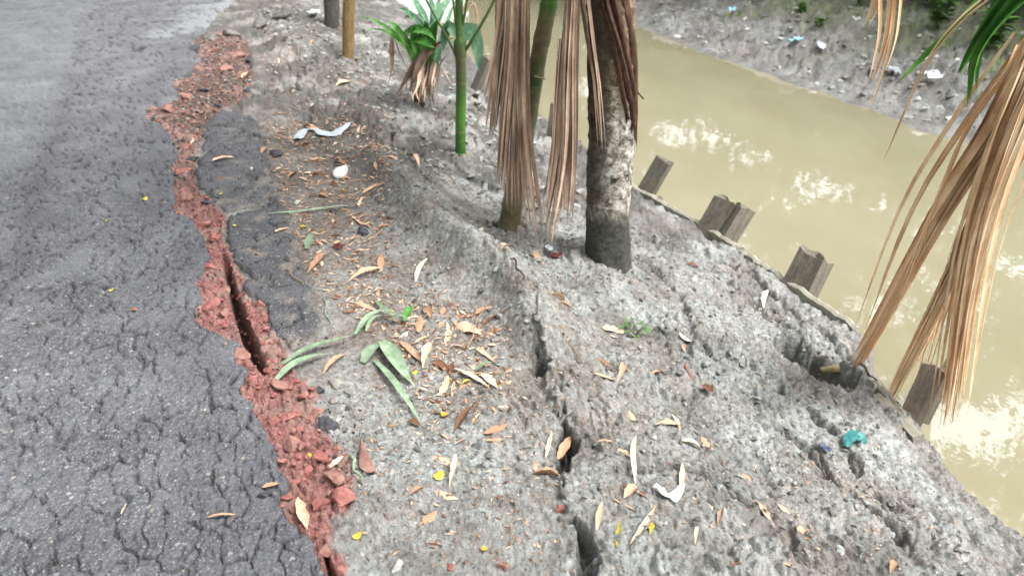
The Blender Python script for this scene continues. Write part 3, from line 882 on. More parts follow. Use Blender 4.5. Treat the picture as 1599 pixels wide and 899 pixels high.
# dead fronds hanging on it: rachis with every blade a sub-part
def hanging(root, rachis, rr_, bundles, mat, name='dead_frond'):
    b = MB(); c = curve(rachis, 14)
    b.tube(c, [rr_ * (1 - .7 * i / 13) for i in range(14)], 6)
    fr = b.build(name, mat, root, -Vector(root.location))
    for (guide, n, s0, s1, w, dY) in bundles:
        for k in range(n):
            f0, f1 = random.gauss(0, .55), random.gauss(0, .55)
            f1 = .6 * f0 + .6 * f1
            pts = []
            m = len(guide) - 1
            ext = random.uniform(.72, 1.12) if random.random() < .5 else random.uniform(.9, 1.08)
            dep = random.uniform(-dY, dY)
            for i, (u, v, Y) in enumerate(guide):
                s = i / m
                sp = s0 * (1 - s) * f0 + s1 * s * f1
                pts.append((u + sp, v, Y + dep * (.4 + .6 * s)))
            u0, v0, _ = pts[0]
            # shorten along the guide
            u1, v1, y1 = pts[-1]; up_, vp_, yp_ = pts[-2]
            pts[-1] = (up_ + (u1 - up_) * ext, vp_ + (v1 - vp_) * ext, y1)
            P = [at(*q) for q in pts]
            ref = Vector((random.uniform(-.8, .8), -1, random.uniform(-.2, .4)))
            o = leaflet(root, P, w * random.choice((.4, .6, .85, 1.1, 1.5)), mat, ref, 10, 'leaflet', random.uniform(.10, .4), random.uniform(-.7, .7))
            o.parent = fr
    return fr
yA = pb.y - .15
hanging(palm, [at(905, -190, yA), at(886, -60, yA), at(885, 30, yA), at(876, 120, yA), at(868, 185, yA)], .010,
        [([(892, -40, yA), (884, 120, yA), (880, 250, yA), (862, 372, yA)], 18, 9, 13, .019, .06),
         ([(896, -40, yA), (893, 110, yA), (893, 230, yA), (888, 335, yA)], 20, 10, 14, .019, .06),
         ([(905, -40, yA), (918, 60, yA), (928, 130, yA), (936, 225, yA)], 5, 14, 14, .013, .03),
         ([(880, 60, yA), (872, 170, yA), (866, 250, yA), (850, 350, yA)], 9, 8, 10, .015, .05)], M['frond_brown'])
# --- the slimmer areca palm with hanging fronds
ab = hit(795, 352); ab.z -= .03
areca = empty('areca_palm', ab, 'slim leaning palm with green and brown ringed stem and dead hanging fronds', 'palm tree')
st = curve([ab, at(803, 300, ab.y), at(820, 215, ab.y), at(838, 105, ab.y - .02), at(857, 8, ab.y - .05), at(868, -60, ab.y - .07), ab + Vector((.42, -.2, 2.4)), ab + Vector((.6, -.25, 3.4))], 90)
rad = [.058 - .018 * min(1, i / 40) + (.012 * math.exp(-i / 4)) + .004 * max(0, math.sin(i * .9)) ** 4 for i in range(90)]
MB().tube([p - ab for p in st], rad, 18).build('stem', M['areca_stem'], areca)
for k in range(6):
    crown_frond(areca, st[-1], k * 1.05 + .4, 1.4, .5, .8, 20, .4, M['frond_green'])
yB = ab.y - .12
hanging(areca, [at(850, -190, yB), at(828, -90, yB), at(812, 10, yB), at(818, 120, yB), at(822, 230, yB)], .010,
        [([(790, -60, yB), (786, 60, yB), (778, 130, yB), (770, 210, yB)], 13, 16, 12, .018, .07),
         ([(802, -60, yB), (796, 90, yB), (788, 180, yB), (779, 290, yB)], 20, 12, 14, .019, .07),
         ([(812, -50, yB), (808, 110, yB), (804, 210, yB), (803, 330, yB)], 18, 9, 15, .019, .07),
         ([(818, -50, yB), (816, 110, yB), (820, 220, yB), (836, 362, yB)], 16, 7, 13, .019, .07),
         ([(790, -60, yB), (782, 30, yB), (772, 90, yB), (758, 150, yB)], 5, 12, 8, .014, .06),
         ([(816, -60, yB), (816, 60, yB), (812, 180, yB), (800, 290, yB)], 8, 8, 10, .016, .04)], M['frond_brown'])
# broken petiole stub and moss at the stem foot
sb = MB(); sb.tube([at(832, 112, ab.y - .04) - ab, at(836, 120, ab.y - .06) - ab, at(852, 124, ab.y - .07) - ab], [.006, .006, .003], 6)
sb.build('petiole_stub', M['twig'], areca)

# --- young areca with bright green stem
yb = hit(719, 242); yb.z -= .03
young = empty('young_areca_palm', yb, 'young palm with straight bright green stem growing from the mud', 'palm tree', 'young green palms')
sy = curve([yb, at(719, 200, yb.y), at(720, 130, yb.y), at(719, 84, yb.y), at(717, 40, yb.y), at(717, -30, yb.y)], 40)
MB().tube([p - yb for p in sy], [.036 + .012 * math.exp(-i / 2) + (.007 if 22 < i < 28 else 0) - (.010 if i >= 28 else 0) for i in range(40)], 16).build('stem', M['young_stem'], young)
rt = MB()
for k in range(9):
    a = k * .7; rt.tube([Vector((.03 * math.cos(a), .03 * math.sin(a), .05)), Vector((.06 * math.cos(a), .06 * math.sin(a), .02)), Vector((.10 * math.cos(a), .10 * math.sin(a), -.03))], [.008, .007, .004], 5)
rt.build('root_collar', M['twig'], young)
for q, (pts, r) in enumerate((([(722, 86), (738, 62), (758, 28), (778, -10), (810, -60)], .012), ([(714, 92), (702, 66), (692, 48), (676, 20), (650, -30)], .010),
                        ([(722, 40), (728, 10), (732, -30)], .010), ([(712, 40), (708, 5), (700, -40)], .009))):
    c = [at(u, v, yb.y - .04 * i) - yb for i, (u, v) in enumerate(pts)]
    pet = MB().tube(curve(c, 10), [r * (1 - .4 * i / 9) for i in range(10)], 8).build('petiole', M['young_stem'], young)
    for i in range(9):
        s = c[-1] + Vector((random.uniform(-.05, .05), 0, random.uniform(-.1, .25)))
        e = s + Vector((random.uniform(-.4, .4), random.uniform(-.3, .3), random.uniform(-.15, .1)))
        b = MB().ribbon(curve([s, s.lerp(e, .5) + Vector((0, 0, .05)), e], 7), blade_w(.035, 7), (0, -.3, 1), .2)
        lf = b.build('leaflet', M['palm_green'], pet)
# broad blades hanging behind and beside the young stem
for pts, w, m in (([(716, 70), (732, 44), (742, 60), (747, 88), (748, 108)], .10, 'palm_blue_green'), ([(716, 60), (700, 40), (694, 58), (692, 80)], .07, 'palm_blue_green'),
                  ([(720, 30), (738, 4), (746, 20), (748, 52), (745, 78)], .020, 'frond_brown'), ([(722, 20), (734, -10), (740, 6), (744, 30)], .02, 'frond_brown')):
    c = [at(u, v, yb.y + .12 + .03 * i) - yb for i, (u, v) in enumerate(pts)]
    MB().ribbon(curve(c, 10), blade_w(w, 10), (.3, -1, .2), .15).build('leaf_blade', M[m], young)

# --- palm seedling with green and dead leaves
sbp = hit(655, 158); sbp.z -= .02
seed = empty('palm_seedling', sbp, 'small bushy palm seedling with broad green leaves above dead brown ones', 'palm tree', 'young green palms')
ys0 = sbp.y
def sblade(pts, w, m, dy=0.0, name='leaf_blade', fold=.18, ref=(.1, -1, .5)):
    w = w * .8
    c = [at(u, v, ys0 + dy * (i / (len(pts) - 1)) ) - sbp for i, (u, v) in enumerate(pts)]
    return MB().ribbon(curve(c, 12), blade_w(w, 12, .55), ref, fold).build(name, M[m], seed)
MB().tube([Vector((0, 0, -.02)), Vector((.0, .0, .10)), Vector((.02, 0, .22))], [.05, .04, .025], 12).build('stem_base', M['frond_dark'], seed)
for pts, w, m, dy in (
        ([(655, 150), (645, 90), (618, 55), (585, 32), (556, 26)], .05, 'palm_green', -.3), ([(655, 148), (640, 84), (606, 52), (582, 46), (566, 52)], .03, 'palm_green', -.4),
        ([(650, 85), (632, 62), (616, 40), (604, 36)], .075, 'palm_green', -.2), ([(660, 100), (640, 72), (622, 50), (612, 44)], .075, 'palm_green', -.25),
        ([(664, 110), (650, 70), (645, 48), (640, 40)], .10, 'palm_green', -.2), ([(668, 100), (662, 60), (664, 40), (660, 32)], .11, 'palm_green', -.3),
        ([(640, 60), (655, 62), (668, 70), (680, 76)], .10, 'palm_green', -.45), ([(632, 52), (650, 46), (668, 52), (680, 64)], .09, 'palm_green', -.45),
        ([(672, 104), (674, 60), (680, 40), (684, 30)], .10, 'palm_green', -.15), ([(672, 150), (672, 110), (676, 60), (686, 36)], .03, 'palm_green', 0),
        ([(667, 150), (668, 105), (684, 80), (700, 66), (714, 62)], .05, 'palm_blue_green', .15), ([(668, 140), (680, 92), (690, 60), (696, 36)], .09, 'palm_blue_green', .1),
        ([(672, 100), (690, 66), (700, 30), (712, 0)], .07, 'palm_blue_green', .3), ([(672, 60), (682, 36), (692, 16), (706, -10)], .06, 'palm_blue_green', .4),
        ([(672, 46), (676, 20), (672, 0), (664, -20)], .06, 'palm_blue_green', .45), ([(670, 46), (660, 22), (648, 4), (636, -12)], .07, 'palm_blue_green', .4),
        ([(668, 50), (650, 30), (632, 16), (622, 14)], .06, 'palm_blue_green', .35), ([(672, 44), (690, 14), (702, -2), (716, -14)], .07, 'palm_blue_green', .5),
        ([(664, 30), (654, 10), (650, -10)], .05, 'palm_blue_green', .5), ([(676, 30), (684, 8), (688, -16)], .05, 'palm_blue_green', .5), ([(660, 40), (642, 26), (630, 28)], .05, 'palm_blue_green', .3)):
    sblade(pts, w, m, dy)
for pts, w, m, dy in (
        ([(654, 150), (660, 100), (680, 72), (700, 62), (712, 60)], .03, 'frond_dark', -.1),
        ([(688, 68), (668, 82), (648, 104), (632, 128), (618, 150)], .09, 'frond_dark', -.2), ([(680, 74), (660, 92), (648, 118), (636, 150)], .08, 'frond_dark', -.25),
        ([(672, 80), (658, 104), (654, 130), (644, 152)], .05, 'frond_brown', -.25), ([(664, 90), (660, 120), (664, 140), (662, 160)], .03, 'frond_brown', -.22),
        ([(662, 96), (664, 124), (668, 142), (672, 164)], .06, 'frond_dark', -.2), ([(668, 96), (672, 130), (674, 150), (680, 168)], .05, 'frond_dark', -.15),
        ([(656, 112), (652, 130), (650, 146), (656, 160)], .025, 'frond_brown', -.28), ([(612, 46), (612, 80), (612, 104), (606, 134)], .050, 'frond_dark', -.3),
        ([(614, 50), (622, 78), (630, 96), (636, 112)], .012, 'frond_dark', -.3), ([(670, 134), (682, 112), (690, 96), (704, 78)], .025, 'frond_dark', .1),
        ([(690, 100), (686, 84), (690, 70)], .02, 'frond_dark', .1), ([(704, 130), (694, 110), (690, 98)], .012, 'frond_brown', .1), ([(648, 120), (642, 140), (646, 158)], .02, 'frond_brown', -.3)):
    sblade(pts, w, m, dy, 'dead_leaf_blade', .35)
for i in range(30):
    u = 634 + i * 1.7 + random.uniform(-3, 3)
    sblade([(u + 6, 100 + random.uniform(-10, 10)), (u + 1, 125), (u - 3 + random.uniform(-6, 6), 150 + random.uniform(-8, 14))], .014, random.choice(('frond_brown', 'frond_dark')), -.24, 'dead_leaf_blade', .3)

# --- palm at the right, out of the picture, whose fronds hang into it
rb = Vector((1.72, .25, float(terrain(np.array([1.72]), np.array([.25]), False)[0]) - .05))
rpalm = empty('palm_tree', rb, 'palm whose dry orange fronds and green blades hang over the bank edge', 'palm tree')
rt_ = curve([rb, rb + Vector((.02, 0, .8)), rb + Vector((.0, .05, 2.2)), rb + Vector((-.02, .1, 4.4))], 40)
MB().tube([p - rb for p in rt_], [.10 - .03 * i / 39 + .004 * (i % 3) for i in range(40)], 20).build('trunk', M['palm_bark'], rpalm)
top = rt_[-1]
for k in range(6):
    crown_frond(rpalm, top, math.pi * .55 + k * .55, 1.6, .5, .8, 20, .45, M['frond_green'])
Y1, Y2 = 2.25, 2.85
hanging(rpalm, [top, top + Vector((.3, .7, .1)), Vector((2.2, 1.9, 2.9)), at(1700, -60, 2.25), at(1640, 70, 2.28)], .016,
        [([(1622, 70, Y1), (1560, 190, 2.35), (1470, 330, 2.55), (1330, 585, 2.9)], 54, 27, 13, .021, .06),
         ([(1640, 90, Y1), (1575, 230, 2.35), (1510, 380, 2.5), (1380, 640, 2.78)], 46, 25, 15, .021, .06),
         ([(1636, 80, Y1), (1572, 230, 2.3), (1520, 400, 2.42), (1484, 640, 2.55)], 56, 25, 26, .021, .06),
         ([(1630, 100, Y1), (1560, 240, 2.35), (1500, 380, 2.5), (1420, 655, 2.7)], 8, 30, 20, .010, .06),
         ([(1610, 50, Y1), (1500, 200, 2.4), (1420, 330, 2.5), (1350, 505, 2.7)], 5, 16, 10, .010, .05),
         ([(1625, 60, Y1), (1520, 190, 2.4), (1470, 300, 2.5), (1392, 500, 2.6)], 5, 20, 14, .009, .05)], M['frond_orange'], 'dry_frond')
fr2 = hanging(rpalm, [top, top + Vector((.15, .8, .25)), Vector((2.0, 1.8, 3.4)), at(1600, -190, 2.3), at(1420, -160, 2.5)], .012,
              [([(1395, -70, 2.5), (1392, 0, 2.5), (1386, 60, 2.5), (1366, 130, 2.5)], 9, 14, 12, .013, .05),
               ([(1400, -70, 2.5), (1398, 20, 2.5), (1380, 110, 2.5), (1356, 180, 2.5)], 3, 6, 6, .009, .03),
               ([(1380, -60, 2.5), (1370, 10, 2.5), (1356, 40, 2.5)], 4, 10, 10, .012, .03)], M['frond_orange'], 'dry_frond')
fr3 = hanging(rpalm, [top, top + Vector((.2, .6, .2)), Vector((2.1, 1.6, 3.2)), at(1720, -160, 2.2), at(1620, -80, 2.2)], .012,
              [([(1560, -20, 2.2), (1490, 40, 2.3), (1440, 110, 2.4), (1382, 245, 2.5)], 3, 8, 4, .012, .02)], M['frond_orange'], 'dry_frond')
fr4 = hanging(rpalm, [top, top + Vector((.3, .6, .3)), Vector((2.2, 1.6, 3.2)), at(1760, -120, 2.2), at(1650, -60, 2.2)], .012,
              [([(1610, -40, 2.2), (1560, 20, 2.25), (1520, 78, 2.3), (1496, 118, 2.3)], 3, 10, 4, .030, .03),
               ([(1620, -20, 2.2), (1570, 20, 2.25), (1524, 84, 2.3), (1512, 160, 2.3)], 3, 8, 4, .026, .03),
               ([(1600, -50, 2.2), (1545, 20, 2.3), (1528, 90, 2.3), (1522, 140, 2.3)], 2, 6, 3, .022, .02),
               ([(1560, -40, 2.3), (1500, 30, 2.4), (1450, 80, 2.5), (1408, 124, 2.5)], 2, 4, 3, .020, .02)], M['frond_green'], 'green_frond')

# ------------------------------------------------------------------ posts and stakes
def post(name, px, top_px, r, mat, label, cat):
    b = hit(*px); b.z -= .08
    o = empty(name, b, label, cat)
    t = at(top_px[0], top_px[1], b.y)
    d = (t - b); d = d / d.z
    pts = [d * z + Vector((.01 * mnoise.noise(Vector((z * 3, r, 0))), 0, 0)) for z in np.linspace(0, 2.6, 30)]
    MB().tube(pts, [r * (1.12 - .05 * i / 29 + .06 * mnoise.noise(Vector((i * .6, r * 40, 2)))) for i in range(30)], 16, wob=.03).build('trunk', mat, o)
    return o, pts
o, pts = post('slim_tree', (541, 88), (546, -5), .055, M['post_tan'], 'slim tan bark trunk standing on the mud at the top', 'tree')
nb_ = MB()
for z in (.35, .62, 1.1): nb_.lump(Vector((pts[0].x + .05 * (1 if z > .5 else -1), -.03, z)), .03, int(z * 100), 1, .3)
nb_.build('knot', M['post_tan'], o)
o2, _ = post('slim_tree', (516, 40), (518, -5), .085, M['post_grey'], 'dark grey trunk behind the slim tan one', 'tree')

def beam(name, base, tip, w, d, mat, label, cat, group=None, ext=.9, ang=.0, seed=0, chip=.045):
    r = random.Random(seed)
    base, tip = Vector(base), Vector(tip)
    ax = (tip - base).normalized(); base = base - ax * ext
    L = (tip - base).length
    rows = 12; V, F = [], []
    prof = [(-w / 2, -d / 2), (-w * .2, -d / 2 * 1.03), (w * .2, -d / 2), (w / 2, -d / 2 * .95), (w / 2, d * .1), (w / 2 * .96, d / 2), (0, d / 2), (-w / 2, d / 2 * .97), (-w / 2 * 1.02, 0)]
    for i in range(rows):
        z = L * i / (rows - 1)
        for k, (x, y) in enumerate(prof):
            j = .05 * mnoise.noise(Vector((x * 20, y * 20, z * 4 + seed)))
            zz = z - (chip * r.random() if i == rows - 1 else 0)
            V.append(Vector((x * (1 + j), y * (1 + j), zz)))
    n = len(prof)
    for i in range(rows - 1):
        for k in range(n): F.append((i * n + k, i * n + (k + 1) % n, (i + 1) * n + (k + 1) % n, (i + 1) * n + k))
    F.append(tuple((rows - 1) * n + k for k in range(n)))
    c = len(V)
    o = MB().add(V, F).build(name, mat, None, None, False)
    q = ax.to_track_quat('Z', 'Y')
    o.matrix_world = Matrix.Translation(base) @ q.to_matrix().to_4x4() @ Matrix.Rotation(ang, 4, 'Z')
    return tag(o, label, cat, group)
G_ST = 'wooden stakes along the bank edge'
def stake(bpx, tpx, wpx, dpx, zb, ang, lab, mat='stake', seed=0, dY=.06, ext=.9):
    b = Vector(on_plane(bpx[0], bpx[1], zb)); t = at(tpx[0], tpx[1], b.y + dY)
    k = (b - Vector((0, 0, CAMZ))).length / FPX
    return beam('wooden_stake', b, t, wpx * k, dpx * k, M[mat], lab, 'stake', G_ST, ext, ang, seed)
stake((1003, 310), (1040, 246), 34, 8, -.50, .15, 'wide grey stake nearest the thick palm trunk', 'stake', 1)
stake((1100, 372), (1138, 308), 36, 18, -.50, .25, 'taller grey stake of the pair halfway along the bank edge', 'stake', 2)
stake((1128, 385), (1166, 322), 22, 24, -.50, -.5, 'shorter narrow stake touching the taller one of the middle pair', 'stake', 3, .10)
stake((1232, 460), (1270, 388), 32, 18, -.50, .25, 'grey stake with brown face nearest the long dry fronds, left of its pair', 'stake', 4)
stake((1254, 470), (1288, 398), 24, 22, -.50, -.4, 'rough edged grey stake with ragged side, right of its pair', 'stake', 5, .10)
stake((738, 150), (764, 88), 22, 8, -.45, .1, 'small far stake behind the young green palm', 'stake', 6)
stake((1400, 700), (1462, 568), 30, 14, -.60, .2, 'broad brown stake behind the hanging orange fronds', 'stake_brown', 7, .10)
stake((1450, 640), (1504, 530), 16, 14, -.80, .2, 'thin grey stake tip poking out behind the orange fronds', 'stake', 8, .12)
stake((862, 232), (872, 160), 20, 12, -.48, .1, 'muddy stake glimpsed between the two hanging dead fronds', 'stake', 9)
# planks and bamboo in the mud edge
def lying(name, a, b, w, d, mat, label, cat, lift=.0, seed=0):
    A = hit(*a) + Vector((0, 0, lift)); B = hit(*b) + Vector((0, 0, lift))
    return beam(name, A, B, w, d, M[mat], label, cat, None, 0.0, 0.3, seed, .01)
lying('wooden_plank', (1370, 622), (1434, 690), .045, .03, 'plank_muddy', 'mud coated plank end jutting from the bank below the fronds', 'plank', .015, 11)
def edge_board(px, label, seed):
    P = [Vector(on_plane(u, v, -.47)) for u, v in px]; P = curve(P, 40); V, F = [], []
    for i, p in enumerate(P):
        t = (P[min(i + 1, 39)] - P[max(i - 1, 0)]).normalized(); n_ = Vector((t.y, -t.x, 0))
        top = .012 + .016 * mnoise.noise(Vector((i * .35, seed, 0))) + .010 * mnoise.noise(Vector((i * 1.3, seed, 4)))
        j = .008 * mnoise.noise(Vector((i * .5, seed, 9)))
        for a, z in ((-.016 + j, -.30), (-.016 + j, top), (.0 + j, top + .006), (.018 + j, top - .004), (.018 + j, -.30)): V.append(p + n_ * (a + .03) + Vector((0, 0, z + .036)))
    for i in range(39):
        for k in range(4): a = i * 5 + k; F.append((a, a + 5, a + 6, a + 1))
    F += [(0, 1, 2, 3, 4), (199, 198, 197, 196, 195)]
    return tag(MB().add(V, F).build('edge_board', M['plank_muddy'], None, None, False), label, 'board')
edge_board([(982, 292), (1050, 330), (1110, 364), (1160, 397)], 'mud coated board along the bank edge behind the first two stakes', 1)
edge_board([(1163, 400), (1215, 434), (1280, 478), (1342, 520)], 'mud coated board along the bank edge from the third stakes to the hollow', 2)
edge_board([(1372, 606), (1404, 642), (1428, 676)], 'mud coated board along the lower bank edge beneath the hanging fronds', 3)
bp = MB(); A, B = hit(1285, 566) + Vector((0, 0, -.04)), hit(1311, 578) + Vector((0, 0, .012))
c = [A.lerp(B, i / 7) for i in range(8)]
bp.tube(c, [.017 if i != 5 else .019 for i in range(8)], 12)
tag(bp.build('bamboo_pole', M['bamboo']), 'yellow cut bamboo end sticking out of the dark hollow in the bank', 'bamboo pole')

# ------------------------------------------------------------------ leaves on the ground
def leaf_mesh(name, L, w, bend, curl, mat, skew=0.0, n=9, sd=0):
    b = MB(); V, F = [], []; r = random.Random(sd * 7 + 1); pk = r.uniform(.7, 1.15)
    for i in range(n):
        s = i / (n - 1)
        ww = w * (math.sin(math.pi * min(.985, max(.02, s)) ** pk)) ** r.uniform(.7, 1.0) * r.uniform(.82, 1.12); tw = (s - .5) * r.uniform(-.5, .5)
        x = (s - .5) * L; y = skew * math.sin(math.pi * s) * L
        z = bend * L * (1 - (2 * s - 1) ** 2)
        V += [(x, y - ww / 2 * r.uniform(.8, 1.1), z + curl * ww - tw * ww), (x, y, z), (x, y + ww / 2 * r.uniform(.75, 1.1), z + curl * ww * .8 + tw * ww)]
    for i in range(n - 1):
        a = i * 3; F += [(a, a + 1, a + 4, a + 3), (a + 1, a + 2, a + 5, a + 4)]
    return b.add(V, F).mesh(name, mat)
_leafm = {}
def get_leaf(mat, asp, var):
    k = (mat, round(asp, 2), var)
    if k not in _leafm:
        r = random.Random(int(asp * 100) * 13 + var)
        _leafm[k] = leaf_mesh('dry_leaf', 1.0, asp, r.uniform(-.03, .10), r.uniform(-.25, .65), M[mat], r.uniform(-.05, .05), 9, var)
    return _leafm[k]
def lay(o, A, B, lift=.004, tilt=.25):
    """rest a unit-length flat object between two ground points"""
    d = B - A; L = d.length
    x = d.normalized(); up = Vector((random.uniform(-tilt, tilt), random.uniform(-tilt, tilt), 1))
    z = (up - x * up.dot(x)).normalized(); y = z.cross(x)
    mid = (A + B) / 2
    xs = [A.x, mid.x, B.x]; ys_ = [A.y, mid.y, B.y]
    hh = surface(xs, ys_)
    mid.z = max(mid.z, float(hh[1])) + lift
    Mx = Matrix((( x.x, y.x, z.x, 0), (x.y, y.y, z.y, 0), (x.z, y.z, z.z, 0), (0, 0, 0, 1)))
    o.matrix_world = Matrix.Translation(mid) @ Mx @ Matrix.Diagonal((L, L, L, 1))
    return o
# each leaf one can pick out in the photograph: two ends, width in picture units, material, label
LV = [
 ((688, 618), (700, 585), 13, 'leaf_tan', 'tan leaf standing apart just left of the two crossed pale leaves'),
 ((709, 579), (764, 609), 13, 'leaf_pale', 'long pale leaf with yellow spot, left of the crossed pair'),
 ((746, 583), (777, 607), 13, 'leaf_pale', 'shorter pale leaf, right of the crossed pair on grey mud'),
 ((661, 580), (674, 541), 15, 'leaf_tan', 'broad tan leaf under the cut green leaf heap, pointing up'),
 ((624, 533), (659, 568), 14, 'leaf_orange', 'orange leaf lying against the right side of the broad cut green leaf'),
 ((696, 541), (698, 504), 12, 'leaf_tan', 'upright tan leaf right of the cut green leaves'),
 ((653, 521), (657, 494), 14, 'leaf_orange', 'orange leaf beside the small dark green leaf scrap'),
 ((713, 506), (752, 523), 24, 'leaf_tan', 'broad crumpled tan leaf beneath the thin stick'),
 ((505, 586), (542, 554), 12, 'leaf_orange', 'narrow orange leaf just below the long cut green blade'),
 ((480, 428), (505, 398), 13, 'leaf_orange', 'orange leaf at the edge of the dark asphalt slab'),
 ((542, 443), (595, 420), 12, 'leaf_tan', 'long tan leaf, lower one of the joined pair in the litter'),
 ((594, 423), (595, 398), 12, 'leaf_orange', 'orange leaf pointing up from the long tan leaf in the litter'),
 ((649, 441), (668, 404), 9, 'leaf_pale', 'thin pale leaf on the smooth ridge of grey clay'),
 ((429, 363), (452, 357), 7, 'leaf_tan', 'small tan leaf flat on the dark broken asphalt slab'),
 ((555, 474), (589, 488), 13, 'leaf_tan', 'tan leaf just above the cut green stems'),
 ((709, 677), (739, 632), 15, 'leaf_brown', 'dark brown folded leaf right of the bright yellow petal'),
 ((547, 336), (577, 355), 16, 'leaf_tan', 'oval tan leaf above the round black lump'),
 ((562, 309), (604, 284), 12, 'leaf_orange', 'long orange leaf right of the white lump'),
 ((566, 302), (590, 288), 9, 'leaf_tan', 'tan leaf lying on the long orange one below the white lump'),
 ((559, 322), (566, 308), 8, 'leaf_pale', 'short pale leaf under the orange leaves below the white lump'),
 ((567, 379), (595, 361), 8, 'leaf_tan', 'thin tan forked leaf right of the round black lump'),
 ((559, 218), (563, 198), 6, 'leaf_pale', 'small upright pale leaf right of the white plastic strip'),
 ((640, 245), (655, 262), 10, 'leaf_tan', 'tan leaf on dark mud left of the young green palm'),
 ((604, 245), (622, 253), 9, 'leaf_tan', 'tan leaf over a dark hole above the ridge of clay'),
 ((473, 197), (493, 200), 8, 'leaf_orange', 'orange brown leaf just above the white plastic strip'),
 ((521, 257), (542, 261), 10, 'leaf_orange', 'orange leaf directly above the white lump'),
 ((482, 247), (505, 252), 11, 'leaf_orange', 'broad orange leaf between the plastic strip and the white lump'),
 ((518, 285), (541, 287), 6, 'leaf_tan', 'thin tan leaf directly below the white lump'),
 ((497, 307), (513, 309), 11, 'leaf_orange', 'orange leaf with a dark curled neighbour left of the litter heap'),
 ((480, 311), (497, 305), 9, 'leaf_brown', 'dark brown curled leaf touching an orange one in the litter'),
 ((474, 271), (487, 271), 7, 'leaf_pale', 'small pale leaf left of the white lump'),
 ((702, 762), (712, 711), 10, 'leaf_pale', 'slender cream leaf on the flat grey mud at lower middle'),
 ((992, 758), (993, 683), 6, 'leaf_pale', 'long upright cream leaf pointing at a round tan one'),
 ((974, 779), (993, 759), 15, 'leaf_tan', 'round tan leaf at the foot of the long upright cream leaf'),
 ((931, 836), (941, 791), 11, 'leaf_tan', 'tan leaf left of the yellow green leaf near the bottom'),
 ((964, 855), (968, 812), 9, 'leaf_olive', 'yellow green narrow leaf standing beside the large pale leaf'),
 ((984, 852), (1023, 792), 17, 'leaf_pale', 'largest pale leaf, lying near the white plastic scrap'),
 ((1014, 837), (1019, 818), 9, 'leaf_olive', 'small yellow green leaf right of the largest pale leaf'),
 ((963, 601), (970, 566), 11, 'leaf_tan', 'tan leaf pointing down below the green sprig'),
 ((928, 587), (961, 599), 11, 'leaf_tan', 'curled tan leaf left of the one below the green sprig'),
 ((852, 718), (862, 678), 7, 'leaf_pale', 'thin pale leaf hanging over the long crack in the mud'),
 ((871, 718), (891, 682), 16, 'leaf_orange', 'crumpled orange leaf on the lip of the long mud crack'),
 ((662, 818), (683, 799), 17, 'leaf_orange', 'curled orange brown leaf below the slender cream leaf'),
 ((755, 678), (794, 662), 17, 'leaf_orange', 'large orange leaf left of the long mud crack'),
 ((466, 777), (480, 828), 17, 'leaf_tan', 'broad tan leaf lying on the red brick rubble'),
 ((509, 736), (536, 713), 9, 'leaf_pale', 'pinkish pale leaf caught among red brick lumps'),
 ((410, 762), (437, 756), 11, 'leaf_orange', 'orange leaf on the asphalt at the broken edge'),
 ((325, 810), (368, 806), 8, 'leaf_orange', 'thin orange leaf flat on the cracked road near the bottom'),
 ((191, 808), (199, 790), 4, 'leaf_pale', 'tiny pale needle leaf on the cracked road'),
 ((833, 392), (850, 414), 11, 'leaf_tan', 'tan leaf left of the thick palm trunk foot'),
 ((860, 460), (882, 471), 10, 'leaf_tan', 'tan leaf on lumpy mud in front of the thick palm trunk'),
 ((1192, 482), (1199, 453), 9, 'leaf_pale', 'pale leaf standing on the mud shelf near the canal stakes'),
 ((1048, 647), (1062, 671), 7, 'leaf_pale', 'slim pale leaf in the middle of the rough mud'),
 ((1064, 689), (1095, 703), 12, 'leaf_tan', 'faded tan leaf, left of a pair on the rough mud'),
 ((1095, 682), (1113, 703), 11, 'leaf_orange', 'orange leaf, right of a pair on the rough mud'),
 ((1062, 762), (1065, 724), 9, 'leaf_tan', 'upright tan leaf touching the white plastic scrap'),
 ((1184, 794), (1208, 832), 10, 'leaf_tan', 'slanting tan leaf far below the teal wrapper'),
 ((1159, 740), (1173, 753), 10, 'leaf_orange', 'short orange leaf between the white scrap and the teal wrapper'),
 ((1085, 851), (1089, 823), 6, 'leaf_pale', 'thin upright pale leaf below the white plastic scrap'),
 ((1390, 896), (1396, 876), 9, 'leaf_orange', 'orange leaf at the bottom near the water corner'),
 ((1061, 521), (1080, 534), 9, 'leaf_pale', 'pale leaf on mud right of the green sprig'),
 ((331, 253), (365, 247), 8, 'leaf_tan', 'tan leaf lying across dark asphalt below the wide red patch'),
 ((337, 275), (351, 280), 7, 'leaf_brown', 'small brown leaf on dark asphalt beside the red strip'),
 ((378, 124), (392, 115), 8, 'leaf_orange', 'orange leaf on the wide red rubble patch'),
 ((300, 222), (305, 212), 7, 'leaf_orange', 'orange leaf on the narrow red strip beside the asphalt'),
 ((308, 218), (298, 226), 5, 'leaf_tan', 'tan leaf crossing the orange one on the red strip'),
 ((524, 136), (546, 128), 14, 'leaf_tan', 'faded tan leaf on the mud below the slim tan trunk'),
 ((408, 240), (418, 232), 8, 'leaf_orange', 'rusty leaf at the corner of the dark asphalt piece'),
 ((940, 512), (975, 520), 17, 'leaf_tan', 'broad tan leaf left of the small green sprig'),
 ((800, 385), (770, 388), 8, 'leaf_tan', 'thin tan leaf at the foot of the leaning slim palm'),
 ((1075, 412), (1092, 418), 8, 'leaf_brown', 'brown leaf on the mud shelf by the stakes'),
 ((735, 595), (720, 602), 6, 'leaf_olive', 'olive speckled leaf scrap beside the crossed pale leaves'),
]
G_LEAF = 'dry bamboo leaves fallen on the ground'
used_xy = []
hits = ground_hits([q for a, b, *_ in LV for q in (a, b)])
